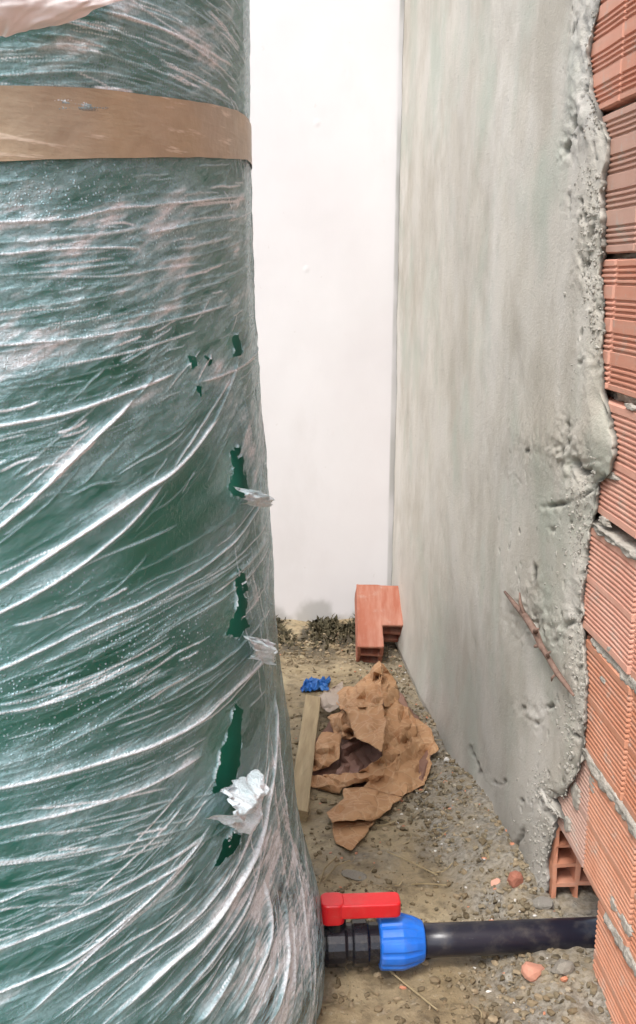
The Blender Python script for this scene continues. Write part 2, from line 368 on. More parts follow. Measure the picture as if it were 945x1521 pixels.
# ------------------------------------------------------------------ brick wall with grey render
bw = thing('brick_wall', 'grooved hollow clay brick wall partly covered with rough grey cement render', 'wall', (W, 0.0, 0.0))
def brick_mesh(name, dense_grooves, Hh, L, mat, seed):
    r = random.Random(seed); prof = [(0.0, 0.004), (0.002, 0.0)]
    gd = 0.0035
    if dense_grooves:
        n = 19; p = (Hh-0.022)/n
        cs = [0.011+p*(i+0.5) for i in range(n) if i not in (n//2,)]; hw = p*0.24
    else:
        cs = []
        for g in range(4):
            c0 = Hh*(0.125+0.25*g)
            cs += [c0+(k-1.5)*0.0078 for k in range(4)]
        hw = 0.0019
    for c in cs: prof += [(c-hw-0.0008, 0), (c-hw*0.5, gd), (c+hw*0.5, gd), (c+hw+0.0008, 0)]
    prof += [(Hh-0.002, 0.0), (Hh, 0.004)]
    n = len(prof); V = []; Fc = []
    secs = [(0, 0.004), (0.003, 0.0), (L*0.33, 0.0), (L*0.66, 0.0), (L-0.003, 0.0), (L, 0.004)]
    for y, dd in secs:
        wz = r.uniform(-0.0006, 0.0006); wx = r.uniform(-0.0008, 0.0008)
        for z, d in prof: V.append((d+dd+wx, y, z+wz+r.uniform(-0.0002, 0.0002)))
    for j in range(len(secs)-1):
        for i in range(n-1): Fc.append([j*n+i, j*n+i+1, (j+1)*n+i+1, (j+1)*n+i])
    m = len(V); V += [(0.09, 0, 0), (0.09, 0, Hh), (0.09, L, 0), (0.09, L, Hh)]
    e = (len(secs)-1)*n
    Fc += [[m, m+1]+[i for i in range(n-1, -1, -1)], [m+3, m+2]+[e+i for i in range(n)], [m+1, m, m+2, m+3],
           [m]+[j*n for j in range(len(secs))]+[m+2], [m+3]+[j*n+n-1 for j in range(len(secs)-1, -1, -1)]+[m+1]]
    return mesh_py(name, V, Fc, mat)
JZ = [0.075, 0.268, 0.462, 0.652, 0.843, 1.030, 1.225, 1.432, 1.628, 1.824, 2.02, 2.216, 2.412]
JY = [1.342, 1.408, 1.275, 1.483, 1.30, 1.458, 1.39, 1.487, 1.39, 1.29, 1.39, 1.29]
KIND = [(True, 'brick2'), (True, 'brick2'), (True, 'brick2'), (True, 'brick'), (True, 'brick'), (False, 'brick'), (False, 'brick3'), (False, 'brick'), (False, 'brick'), (False, 'brick3'), (False, 'brick'), (False, 'brick2')]
GAP = [0.006, 0.012, 0.014, 0.024, 0.016, 0.008, 0.009, 0.009, 0.009, 0.009, 0.009, 0.009]
for c in range(12):
    z0 = JZ[c]; Hh = JZ[c+1]-JZ[c]-GAP[c]
    kd, mk = KIND[c]
    me = [brick_mesh('brick', kd, Hh, 0.197, MAT[mk], 100+c*3+v) for v in range(2)]
    k = -9
    while True:
        y = JY[c]+0.2*k
        if y > (1.7 if c else 1.30): break
        if c == 0 and y+0.2 > 1.35: break
        mm = me[k % 2]
        if c == 1 and abs(y-1.408) < .01: mm = brick_mesh('brick', True, Hh, 0.197, MAT['brick3'], 991)
        o = link('brick', mm, bw, (rnd.uniform(-0.0015, 0.0025), y+rnd.uniform(-0.0008, 0.0008), z0))
        o.rotation_euler = (rnd.uniform(-.004, .004), rnd.uniform(-.006, .006), rnd.uniform(-.006, .006))
        k += 1
# hollow brick laid lengthwise at the pipe opening, its open end facing out
xs_ = [0, .0075, .0415, .0485, .0825, .09]; zz = [0, .008, .0385, .0455, .0765, .0835, .1145, .1215, .150, .158]
V, Fc = voxel(xs_, [0, .006, .2], zz, lambda i, j, k: i % 2 == 0 or k % 2 == 0, 0.0012, 4)
hb = link('brick', mesh_py('hollow_brick', V, Fc, MAT['brick2']), bw, (0.0, 1.548, 0.104)); hb['label'] = 'hollow brick with open square cells showing'
def strip(name, z, hh, y0, y1, x0, mat, seed, parent, amp=0.006, sq=0.6):
    ny = max(4, int((y1-y0)/0.006)); V = []; ys = np.linspace(y0, y1, ny)
    th = np.linspace(-math.pi/2, math.pi/2, 9)
    Y, Tn = np.meshgrid(ys, th)
    nn = 1.2*fbm(Y*30, Tn*.9, seed, 3)+0.8*fbm(Y*110, Tn*1.6, seed+1, 3)
    rx = np.clip(0.35+nn, -0.5, 1.4)*amp*.75
    Xp = x0-np.cos(Tn)**.35*rx*1.2; Zp = z+np.sin(Tn)*hh*0.5*(1+0.5*nn)
    Xp[0] += 0.03; Xp[-1] += 0.03
    V = np.stack([Xp, Y, Zp], -1).reshape(-1, 3)
    return link(name, mesh_np(name, V, grid_q(9, ny), mat, True), parent)
for c in range(1, 12):
    g = GAP[c-1]; zc = JZ[c]-g*0.5
    if c == 4:      # open joint, black behind, with a pale squeezed-out bed of mortar on the course below
        strip('mortar', JZ[c]-0.0215, 0.010, -0.4, 1.50, -0.001, MAT['mortar'], c, bw, 0.008)
    elif c in (2,): strip('mortar', zc, g+0.006, -0.4, 1.62, 0.0005, MAT['mortar'], c, bw, 0.007)
    elif c == 3: strip('mortar', zc, g+0.002, -0.4, 1.44, 0.004, MAT['mortar'], c, bw, 0.006)
    elif c == 1: strip('mortar', zc, g+0.010, -0.4, 1.30, 0.0005, MAT['mortar'], c, bw, 0.006)
    else: strip('mortar', zc, g+0.002, -0.4, 1.7, 0.022, MAT['mortar'], c, bw, 0.005)
def smear(y, z, ry, rz, seed, th=.0022):
    U, R_ = np.meshgrid(np.linspace(0, 2*math.pi, 60, endpoint=False), np.linspace(0.02, 1, 9))
    k = 1+.75*fbm(np.cos(U)*1.6+seed, np.sin(U)*1.6, seed, 4)
    Yq = y+np.cos(U)*R_*ry*k; Zq = z+np.sin(U)*R_*rz*k
    Xq = -.0004-th*np.clip(1-R_**2, 0, 1)**.5*(.55+.9*fbm(Yq*80, Zq*80, seed+3, 3)); Xq[-1] = .004
    Vq = np.stack([Xq, Yq, Zq], -1).reshape(-1, 3); q = grid_q(9, 60); i = np.arange(8)*60
    q = np.concatenate([q, np.stack([i+59, i, i+60, i+119], -1)])[:, ::-1]
    link('mortar_smear', mesh_np('mortar_smear', Vq, q, MAT['mortar'], True), bw)
for px, py, ry, rz, th in [(928, 1372, .030, .012, .003), (912, 1345, .014, .008, .003), (905, 705, .03, .007, .002), (935, 605, .020, .004, .0015), (905, 965, .016, .006, .002), (855, 1180, .022, .020, .002), (880, 1160, .012, .018, .0016),
                          (842, 1222, .014, .016, .0022), (895, 1010, .010, .004, .0014), (898, 775, .020, .006, .003)]:
    p = on_x(px, py, W); smear(p[1], p[2], ry, rz, int(px+py), th)
def box(mb, x0, x1, y0, y1, z0, z1):
    mb.add([(x0, y0, z0), (x1, y0, z0), (x1, y1, z0), (x0, y1, z0), (x0, y0, z1), (x1, y0, z1), (x1, y1, z1), (x0, y1, z1)],
           [[0, 3, 2, 1], [4, 5, 6, 7], [0, 1, 5, 4], [1, 2, 6, 5], [2, 3, 7, 6], [3, 0, 4, 7]])
mb = MB()
box(mb, .0, .09, -.48, 1.339, -.15, .073)
box(mb, .098, .11, -.48, 1.90, .27, 2.42); box(mb, .098, .11, -.48, 1.34, -.15, .268)
box(mb, .006, .097, 1.55, 1.75, -.15, .1); box(mb, .02, .097, 1.55, 1.75, .263, .268)
box(mb, .006, .097, 1.9, YW+.16, -.15, 2.42)
box(mb, .098, .11, 1.55, YW+.16, -.15, .268)
link('wall_core', mb.mesh('wall_core', MAT['core']), bw)

# --- render coat
PT = 0.013
EDGE = [(890, -60), (888, 0), (879, 40), (876, 90), (876, 135), (889, 165), (901, 210), (903, 240), (898, 300), (896, 340), (893, 400), (894, 470), (893, 560), (897, 600), (908, 630),
        (916, 662), (913, 688), (902, 705), (886, 716), (884, 745), (875, 790), (871, 830), (866, 900), (867, 960), (869, 1020), (866, 1080), (864, 1105), (861, 1130), (850, 1160), (835, 1182), (822, 1186), (826, 1205), (840, 1228), (823, 1236), (818, 1252), (814, 1290), (812, 1330), (811, 1380)]
ep = np.array([on_x(px, py, W-0.006) for px, py in EDGE]); o_ = np.argsort(ep[:, 2]); ez, ey = ep[o_, 2], ep[o_, 1]
zz = np.concatenate([np.arange(-0.12, 1.66, 0.0032), np.arange(1.66, 2.42, 0.03)])
yedge = np.interp(zz, ez, ey)
jag = 0.016*fbm(zz*24, zz*0, 60, 4)+0.012*np.minimum(fbm(zz*85, zz*0+3, 61, 4), .12)
tt = np.concatenate([np.linspace(0, 0.32, 170), np.linspace(0.32, 1, 170)[1:]])
T_, Z_ = np.meshgrid(tt, zz)
Ye = np.repeat(yedge[:, None], len(tt), 1)
Yp = Ye+(YW-0.009-Ye)*T_; Yp = Yp+jag[:, None]*np.exp(-(Yp-Ye)/0.018)
d_edge = Yp-Ye
hgt = 0.007*fbm(Yp*3.0, Z_*3.0, 70, 4)+0.0022*fbm(Yp*14, Z_*8, 71, 3)
near_e = np.exp(-(d_edge/0.11)**2)
hgt = hgt+near_e*(0.0028*fbm(Yp*18, Z_*9, 72, 4)+0.0026*(0.3-np.abs(fbm(Yp*34, Z_*24, 73, 4)))*np.clip(.4+2*fbm(Yp*7, Z_*7, 74, 2), 0, 1))
wet = 0.5*sst((0.62-Z_+0.3*vn(Yp*3, Z_*3, 14))/0.65)*np.clip(0.55+0.9*fbm(Yp*4, Z_*1.3, 15, 3), 0, 1)
wet = np.maximum(wet, 0.6*near_e*np.clip(0.4+fbm(Yp*9, Z_*9, 16, 3), 0, 1)*sst((Z_-1.2)/0.3))
crack_and_shade = np.zeros_like(Z_)
PX, PY = project(np.stack([np.full_like(Yp, W-PT), Yp, Z_], -1))
def seg_dist(pts):
    best = np.full(PX.shape, 1e9); tb = np.zeros(PX.shape)
    n = len(pts)-1
    for i in range(n):
        (x0, y0), (x1, y1) = pts[i], pts[i+1]; dx, dy = x1-x0, y1-y0
        t = np.clip(((PX-x0)*dx+(PY-y0)*dy)/(dx*dx+dy*dy), 0, 1)
        d = np.hypot(PX-x0-t*dx, PY-y0-t*dy); m = d < best
        best[m] = d[m]; tb[m] = ((i+t)/n)[m]
    return best, tb
# gouges: (path on the wall, half-width, depth)
for pts, wd, dp in [([(862, 160), (855, 195), (840, 232)], 3.0, .010), ([(847, 285), (848, 320)], 2.0, .005), ([(884, 320), (876, 360), (866, 415)], 3.2, .010), ([(888, 445), (883, 465)], 2.5, .008),
                    ([(893, 508), (884, 535), (880, 560)], 2.5, .008), ([(870, 530), (862, 542)], 2.2, .006), ([(847, 625), (845, 655), (838, 678)], 3.0, .010), ([(852, 682), (866, 700), (880, 702)], 6.0, .013), ([(785, 668), (790, 672)], 3, .006),
                    ([(880, 722), (866, 738), (845, 748), (812, 752)], 2.6, .008), ([(765, 707), (770, 713)], 2.5, .006), ([(823, 785), (822, 792)], 2.5, .006), ([(795, 838), (794, 870)], 2.2, .006), ([(856, 905), (848, 925), (838, 934)], 3.2, .010), ([(789, 912), (797, 932)], 6.5, .016), ([(868, 300), (872, 330)], 2.5, .007), ([(868, 815), (860, 860)], 2.2, .006), ([(846, 1085), (858, 1100)], 2.5, .008), ([(700, 1105), (720, 1150)], 2, .004),
                    ([(822, 955), (830, 950)], 2.6, .007), ([(775, 1050), (782, 1052)], 3.0, .007), ([(812, 1052), (822, 1046)], 3.0, .008), ([(798, 1070), (800, 1076)], 2.6, .007),
                    ([(735, 1162), (752, 1166), (755, 1158)], 2.0, .006), ([(780, 1188), (788, 1190)], 2.2, .005), ([(820, 1175), (828, 1190), (840, 1180), (856, 1150)], 3.0, .010), ([(772, 1260), (786, 1232)], 2.5, .008), ([(810, 1200), (830, 1225), (842, 1240)], 3.0, .010)]:
    wd *= 1.0; dd, tb = seg_dist(pts); dd = dd+3.2*fbm(PX/7, PY/7, 33, 3)
    brk = np.clip(0.75+1.5*fbm(PX/9, PY/9, 34, 2), 0, 1)*sst(np.minimum(tb, 1-tb)*5+.3)
    k = np.exp(-np.maximum(dd, 0)**2/(wd*wd))*brk; hgt = hgt-dp*1.0*k
    tear = np.exp(-np.maximum(dd, 0)**2/(wd*5)**2); hgt = hgt+dp*0.45*tear*fbm(PX/6, PY/9, 35, 3)
    crack_and_shade = np.maximum(crack_and_shade, k*0.9)  # gouges also coloured dark, painting in their shade
# lumps and smears
for (px, py, rx, ry, hh) in [(885, 650, 28, 45, .006), (868, 735, 22, 22, .006), (855, 120, 14, 30, .003), (872, 190, 18, 40, .004), (800, 650, 70, 50, .006), (770, 1210, 35, 70, .010), (880, 60, 10, 40, .003), (830, 900, 20, 60, .004)]:
    hgt = hgt+hh*np.exp(-((PX-px)/rx)**2-((PY-py)/ry)**2)
# rough, unfloated strip near the top edge
rs = np.exp(-((PX-866)/20)**2)*sst((250-PY)/60); hgt = hgt+rs*0.0045*fbm(Yp*60, Z_*60, 80, 4); 
rs2 = np.exp(-((PX-800)/50)**2-((PY-650)/45)**2); hgt = hgt+rs2*0.003*fbm(Yp*120, Z_*40, 81, 2)
# pits
pn = fbm(Yp*60, Z_*45, 90, 2)
pits = np.maximum(pn-0.44, 0)*np.clip(near_e+0.05+0.6*np.exp(-((PX-790)/60)**2-((PY-800)/120)**2), 0, 1)
hgt = hgt-pits*0.05; crack_and_shade = np.maximum(crack_and_shade, np.clip(pits*8, 0, 0.75))
flare = 0.05*np.exp(-np.maximum(Z_-0.02, 0)/0.05)*sst((Z_-(-0.1))/0.2)
Xp = W-PT-hgt-flare*sst((Yp-1.75)/0.3)*0.5
rim = np.clip(1-d_edge/(0.10*(0.8+0.8*fbm(Z_*5, Z_*0, 93, 2))), 0, 1); Xp = Xp+rim**1.2*(0.0075+0.004*fbm(Yp*28, Z_*28, 94, 3))
rim2 = np.clip(1-d_edge/0.006, 0, 1)**2; Xp = np.minimum(Xp, W-0.004+0.003*fbm(Yp*36, Z_*30, 95, 3))
Xp = np.minimum(Xp, W-0.002)-0.030*sst((Yp-1.9)/1.4)
edge_shade = np.exp(-(d_edge/(0.004+0.010*np.abs(fbm(Yp*14, Z_*14, 92, 3))))**2)*np.clip(0.5+2.2*fbm(Yp*34, Z_*34, 96, 3), 0, 1); crack_and_shade = np.maximum(crack_and_shade, 0.95*edge_shade); Xp = Xp+0.004*edge_shade  # contact shade along the coat's edge, painted as dark colour
veins = np.clip(1-np.abs(fbm(Yp*16, Z_*9, 191, 4))/.028, 0, 1)*np.exp(-(d_edge/.06)**2)*np.clip(fbm(Yp*6, Z_*6, 192, 2)*3, 0, 1); crack_and_shade = np.maximum(crack_and_shade, .8*veins); Xp = Xp+.003*veins; crack_and_shade = np.maximum(crack_and_shade, .75*np.clip(1-(YW-0.009-Yp)/0.02, 0, 1)*np.clip(.7+fbm(Z_*20, Z_*0, 98, 3), 0, 1))
wet = np.maximum(wet, np.clip(0.75*rs*(0.5+fbm(Yp*50, Z_*50, 97, 3)), 0, 1))
# turn the coat back on to the bricks at its ragged edge, and into the end corner
V = np.stack([Xp, Yp, Z_], -1)
back = V[:, :1].copy(); back[:, :, 0] = W+0.006; back[:, :, 1] += 0.016
farx = V[:, -1:].copy(); farx[:, :, 0] = W+0.02; farx[:, :, 1] -= 0.0
V = np.concatenate([back, V, farx], 1)
pad = lambda a, e0=0.85: np.concatenate([np.full((len(zz), 1), e0), a, a[:, -1:]], 1)
V[:, :, 0] -= W
rr_ = np.random.default_rng(77)
def crumbs():
    VS, FS, off = [], [], 0
    for i in range(2600):
        r0 = rr_.integers(40, len(zz)-30); z = zz[r0]
        if z > 1.62 or z < .05: continue
        u = abs(rr_.normal(0, 1)); c0 = min(int(1+u*14), 300)
        p = V[r0, c0]
        if fbm(np.array(p[1]*12), np.array(p[2]*12), 99, 2) < -.02: continue
        sz_ = .0011+.0032*rr_.uniform()**3; q = CHIP[rr_.integers(len(CHIP))]
        VS.append(q[0]*sz_*rr_.uniform(.6, 1.3, (1, 3))+p+np.array([-.0004, rr_.normal(0, .002), rr_.normal(0, .002)])); FS.append(q[1]+off); off += len(q[0])
    o = link('render_crumbs', mesh_np('render_crumbs', np.concatenate(VS), np.concatenate(FS), MAT['crumb'], False), bw, kind='stuff')
import bmesh
def ico(seed):
    bm = bmesh.new(); bmesh.ops.create_icosphere(bm, subdivisions=1, radius=1); r = np.random.default_rng(seed)
    Vc = np.array([v.co[:] for v in bm.verts]); Fi = np.array([[v.index for v in f.verts] for f in bm.faces]); bm.free()
    return Vc*(1+r.uniform(-.32, .22, (len(Vc), 1)))*r.uniform(.6, 1.2, (1, 3)), Fi
CHIP = [ico(s) for s in range(16)]
crumbs()
link('render_coat', mesh_np('render_coat', V.reshape(-1, 3), grid_q(len(zz), V.shape[1]), MAT['plaster'], True, dict(wet=pad(wet), crack_and_shade=pad(crack_and_shade))), bw)

# ------------------------------------------------------------------ tank
TC = np.array([-0.606, 1.45]); TR = 0.60
tank = thing('water_tank', 'large round green plastic water tank wrapped in clear stretch film', 'tank', (TC[0], TC[1], 0.07))
TZ0 = 0.07
def film_r(th, z):
    r = TR+0.007+0.030*sst((1.28-z)/0.62)
    amp = 0.028*sst((0.72-z)/0.3)+0.049*sst((0.44-z)/0.30)
    d = np.where(th > -0.05, (th+0.05)/0.40, (th+0.05)/0.62)
    return r+amp*np.exp(-d*d)
def body_r(z): return TR+0.022*sst((1.28-z)/0.62)
prof = [(z, float(body_r(z))) for z in np.linspace(TZ0, 1.62, 40)]
prof += [(1.62+0.17*math.sin(a), TR*(math.cos(a)*0.62+0.38)*0.999) for a in np.linspace(0.12, math.pi/2, 10)]
prof += [(1.80, 0.21), (1.84, 0.20), (1.85, 0.001)]
n = 160; V = [(r*math.cos(2*math.pi*k/n), r*math.sin(2*math.pi*k/n), z-TZ0) for z, r in prof for k in range(n)]
Fc = [[i*n+k, i*n+(k+1) % n, (i+1)*n+(k+1) % n, (i+1)*n+k] for i in range(len(prof)-1) for k in range(n)]
link('tank_body', mesh_py('tank_body', V, Fc, MAT['tank'], True), tank)

def film_hit(px, py, off=0.0):
    d = ray(px, py); t = np.linspace(0.5, 2.6, 2600); P = CO+t[:, None]*d
    th = np.arctan2(P[:, 1]-TC[1], P[:, 0]-TC[0]); g = np.hypot(P[:, 0]-TC[0], P[:, 1]-TC[1])-film_r(th, P[:, 2])-off
    i = np.nonzero(g < 0)[0]; i = i[0] if len(i) else int(np.argmin(g))
    return th[i], P[i, 2]
STEP = 0.0013
th_f = np.arange(math.radians(-108), math.radians(20), STEP/0.61)
th_c = np.arange(math.radians(20), math.radians(252), math.radians(2.0))
th_all = np.concatenate([th_f, th_c[1:] if th_c[0]-th_f[-1] < 0.01 else th_c]); 
zf = np.concatenate([np.array([0.09, 0.10, 0.11]), np.arange(0.12, 1.60, STEP), np.array([1.63, 1.70])])
NT_, NZ_ = len(th_f), len(zf)
LAY = np.zeros((NZ_, NT_)); HGT = np.zeros((NZ_, NT_))
TH, ZZ = np.meshgrid(th_f, zf)
def stamp(sz, amp_l, amp_h, sig):          # sz: points in (arc, height) on the film; cross-section is a soft ridge
    for (s, z), al, ah, sg in zip(sz, amp_l, amp_h, sig):
        ci = (s-th_f[0]*0.61)/STEP; ri = (z-0.12)/STEP+3; k = int(3*sg/STEP)+1
        c0, c1 = max(0, int(ci)-k), min(NT_, int(ci)+k+2); r0, r1 = max(0, int(ri)-k), min(NZ_-2, int(ri)+k+2)
        if c0 >= c1 or r0 >= r1: continue
        cc = np.arange(c0, c1)-ci; rr = np.arange(r0, r1)-ri
        g = np.exp(-(rr[:, None]**2+cc[None, :]**2)*(STEP/sg)**2)
        a = LAY[r0:r1, c0:c1]; np.maximum(a, al*g, out=a)
        b = HGT[r0:r1, c0:c1]; np.maximum(b, ah*g, out=b)
def resample(P, step):
    P = np.asarray(P, float)
    # smooth through the traced points
    k = len(P)
    if k > 2:
        t = np.arange(k); tt = np.linspace(0, k-1, (k-1)*12+1); Q = []
        for u in tt:
            i = min(int(u), k-2); f = u-i; p0 = P[max(i-1, 0)]; p1 = P[i]; p2 = P[i+1]; p3 = P[min(i+2, k-1)]
            Q.append(0.5*((2*p1)+(p2-p0)*f+(2*p0-5*p1+4*p2-p3)*f*f+(3*p1-p0-3*p2+p3)*f**3))
        P = np.array(Q)
    L = np.concatenate([[0], np.cumsum(np.hypot(*np.diff(P, axis=0).T))]); n_ = max(2, int(L[-1]/step))
    u = np.linspace(0, L[-1], n_); return np.stack([np.interp(u, L, P[:, 0]), np.interp(u, L, P[:, 1])], -1)
FOLDS = [  # traced folds: path, weight, half-width mm
 ([(132, 10), (240, 45), (300, 82), (352, 130)], .8, 4), ([(173, 0), (260, 35), (330, 80), (360, 125)], .6, 3), ([(0, 76), (100, 72), (200, 95), (300, 135), (355, 165)], .55, 3),
 ([(76, 30), (165, 50)], .7, 3), ([(40, 50), (130, 60), (220, 110), (300, 150)], .4, 3), ([(260, 0), (320, 45), (358, 95)], .5, 3), ([(0, 112), (120, 106), (200, 118)], .5, 4), ([(300, 0), (340, 30), (358, 60)], .6, 3),
 ([(0, 330), (100, 325), (203, 307), (366, 290)], .75, 4), ([(0, 361), (90, 353), (200, 345)], .45, 3), ([(0, 378), (100, 370), (200, 370), (195, 385)], .75, 4), ([(0, 409), (100, 401), (193, 388)], .7, 3.5),
 ([(0, 462), (100, 448), (213, 427)], .55, 3), ([(0, 513), (152, 498), (254, 475), (345, 450)], .75, 4), ([(0, 522), (127, 503), (239, 482)], .5, 3), ([(178, 541), (239, 505)], .5, 3),
 ([(230, 390), (310, 375), (366, 352)], .45, 3), ([(200, 350), (300, 330), (366, 320)], .4, 4), ([(240, 450), (320, 420), (368, 400)], .4, 3),
 ([(0, 632), (100, 612), (203, 577), (264, 551)], .95, 5), ([(0, 647), (76, 629), (120, 610)], .6, 3), ([(0, 780), (60, 728), (100, 688), (152, 637), (203, 587)], .95, 6), ([(203, 587), (225, 560)], .5, 6),
 ([(0, 871), (100, 805), (203, 734), (264, 693), (305, 643), (330, 612)], 1.0, 7), ([(0, 907), (76, 866), (178, 790), (244, 714)], .9, 5), ([(244, 714), (284, 653), (330, 582), (345, 561)], .75, 4),
 ([(284, 571), (345, 551), (386, 513)], .75, 4), ([(0, 993), (127, 932), (254, 871), (355, 795), (391, 724)], .8, 4.5), ([(168, 993), (254, 932), (345, 876), (400, 800)], .65, 3.5), ([(40, 993), (229, 902), (315, 856)], .6, 3),
 ([(0, 1169), (132, 1137), (238, 1100), (296, 1069), (344, 1026), (400, 960)], .95, 6), ([(0, 1227), (106, 1204), (212, 1169), (307, 1116)], .8, 5), ([(0, 1283), (106, 1270), (212, 1246), (286, 1227)], .7, 4),
 ([(0, 1058), (79, 1042), (175, 1000), (270, 950)], .7, 4), ([(0, 1137), (79, 1111), (212, 1037), (300, 990)], .6, 3.5), ([(0, 1407), (106, 1365), (238, 1301), (300, 1262)], .85, 5), ([(0, 1471), (106, 1423), (185, 1365), (291, 1264)], .9, 5),
 ([(26, 1518), (132, 1418), (238, 1317), (310, 1230)], .75, 5), ([(159, 1518), (238, 1439), (317, 1365), (370, 1275), (402, 1159), (407, 1026)], .95, 11), ([(69, 1518), (185, 1434), (291, 1360), (350, 1280)], .9, 5),
 ([(201, 1518), (296, 1423), (370, 1317), (405, 1200)], .7, 5), ([(0, 1338), (53, 1317), (132, 1304)], .75, 4), ([(53, 1345), (132, 1340)], .6, 3),
 ([(405, 1040), (418, 1160), (440, 1290), (455, 1400), (458, 1518)], .8, 5), ([(398, 1080), (408, 1200), (428, 1330), (436, 1420), (430, 1518)], .75, 4), ([(412, 1180), (436, 1260), (458, 1340), (466, 1440), (462, 1518)], .8, 4),
 ([(380, 1130), (385, 1250), (370, 1330), (300, 1440), (230, 1518)], .7, 6), ([(390, 1300), (400, 1380), (380, 1450), (340, 1518)], .6, 8), ([(420, 1330), (425, 1420), (400, 1518)], .55, 10), ([(355, 1420), (320, 1480), (290, 1518)], .5, 8),
 ([(392, 620), (388, 700), (380, 760)], .6, 3), ([(398, 800), (395, 900), (402, 1000)], .6, 3), ([(372, 300), (378, 420), (384, 520)], .5, 3), ([(355, 560), (372, 660), (380, 720)], .4, 4), ([(370, 800), (375, 860), (390, 940)], .55, 3),
 ([(310, 640), (345, 560), (352, 530)], .5, 5), ([(0, 690), (60, 665), (110, 660)], .35, 3), ([(340, 170), (352, 200), (356, 240)], .4, 3),
]
curves = []; BAND = []
for pts, wt, wd in FOLDS:
    if pts[0][0] <= 2: pts = [(-90, pts[0][1]-(pts[1][1]-pts[0][1])/(pts[1][0]-pts[0][0])*90*.8)]+pts
    h = [film_hit(*p) for p in pts]; sz = resample([(a*0.61, b) for a, b in h], 0.002)
    curves.append((sz, wt, wd*0.001))
for sz, wt, wd in curves:
    m = len(sz); u = np.linspace(0, 1, m); e = sst(np.minimum(u, 1-u)*6+0.25)
    wob = 0.85+0.5*vn(u*m*0.03, u*0, int(wd*1e5))
    jit = 0.0012*fbm(u*m*0.04, u*0+5, int(wt*77), 3)
    sz = sz+np.stack([jit*0, jit], -1)
    stamp(sz, wt*1.0*e*wob, wd*0.8*e*wob, np.maximum(wd*0.40*(0.7+0.3*e), .0015)); stamp(sz, wt*0.36*e*wob, wd*0.3*e*wob, np.full(m, wd*1.1)); BAND.append((sz, wt*e*wob, wd))
# fine pleats that run beside the traced folds
for i in range(2300):
    sz, wt, wd = curves[RG.integers(len(curves))]; m = len(sz)
    if m < 30: continue
    a = RG.integers(0, m-20); ln = int(RG.uniform(20, min(240, m-a)+1)) if m-a > 20 else 20
    seg = sz[a:a+ln].copy(); tg = seg[-1]-seg[0]; L = np.hypot(*tg)
    if L < 1e-4: continue
    nrm = np.array([-tg[1], tg[0]])/L
    if seg[len(seg)//2][1] > 0.83 and seg[len(seg)//2][1] < 1.29 and RG.uniform() < .62: continue
    off = RG.normal(0, 0.032); rot = RG.normal(0, 0.025)
    u = np.linspace(0, 1, len(seg)); seg = seg+nrm*(off+rot*(u-0.5)*L+0.002*fbm(u*4, u*0+i, 3, 2))[:, None]+tg/L*RG.normal(0, .03)
    e = sst(np.minimum(u, 1-u)*5); q = RG.uniform(0.1, 0.9)*RG.uniform(0.25, 1); s = RG.uniform(0.0010, 0.0018)*(1+(RG.uniform() < .12)*(ln > 90))
    stamp(seg, q*e, s*0.8*e, np.full(len(seg), s*1.05))
# background milkiness and water beads by area
B0 = np.full(TH.shape, 0.19); BD = np.zeros(TH.shape)
PF = np.stack([TC[0]+film_r(TH, ZZ)*np.cos(TH), TC[1]+film_r(TH, ZZ)*np.sin(TH), ZZ], -1); FX, FY = project(PF)
for (px, py, rx, ry, v) in [(100, 330, 220, 60, .20), (250, 400, 160, 130, .08), (80, 470, 150, 100, .16), (150, 80, 160, 60, .08), (100, 600, 150, 120, .03), (330, 560, 60, 80, .06), (370, 400, 30, 300, .08), (410, 1400, 80, 170, .50), (330, 1250, 60, 60, .2), (380, 700, 30, 150, .15),
                            (230, 800, 80, 110, -.2), (120, 1040, 190, 80, -.2), (60, 850, 90, 70, -.1), (60, 1330, 120, 90, -.12), (300, 700, 40, 60, -.1), (30, 1310, 70, 60, -.13), (230, 960, 120, 60, -.14), (100, 1220, 90, 40, .08), (220, 60, 60, 40, -.1), (30, 130, 60, 30, -.12), (30, 740, 60, 50, -.06), (130, 1400, 100, 60, -.05), (300, 1290, 40, 40, -.1), (160, 720, 70, 60, .06), (300, 60, 60, 80, .08), (60, 185, 130, 45, -.12), (230, 190, 130, 45, -.12)]:
    B0 += v*np.exp(-((FX-px)/rx)**2-((FY-py)/ry)**2)
SL = ZZ-0.32*TH*0.61
B0 = B0*(1+1.3*fbm(TH*7, SL*30, 51, 4)+0.9*fbm(TH*16, SL*130, 55, 3)+.7*fbm(TH*40, SL*300, 56, 2))+0.04*fbm(TH*30, SL*90, 52, 3)
for (px, py, rx, ry, v) in [(90, 290, 150, 50, .9), (230, 330, 130, 60, .6), (60, 440, 160, 70, .45), (200, 480, 160, 50, .4), (230, 560, 140, 60, .35), (130, 1040, 200, 90, .75), (230, 950, 140, 60, .8), (80, 900, 100, 60, .5), (100, 640, 150, 60, .25), (60, 1190, 120, 40, .3)]:
    BD = np.maximum(BD, v*np.exp(-((FX-px)/rx)**2-((FY-py)/ry)**2))
LAY = np.clip(LAY*1.4, 0, 1)
keep, LAY0 = LAY.copy(), LAY; LAY = np.zeros_like(keep); hk = HGT.copy()      # overlapping wraps beside each fold: a broad milky band
for sz, e_, wd in BAND: stamp(sz[::4]+np.array([0, RG.normal(0, .008)]), .36*e_[::4], e_[::4]*0, np.full(len(sz[::4]), RG.uniform(.008, .02)))
B0 = B0+LAY*np.clip(.75+1.6*fbm(TH*10, SL*60, 64, 4), .1, 1.5); LAY = keep; HGT = hk
LAY = np.clip(np.maximum(LAY, B0)+0.35*np.clip(B0, 0, 1)*LAY, 0.015, 0.95)
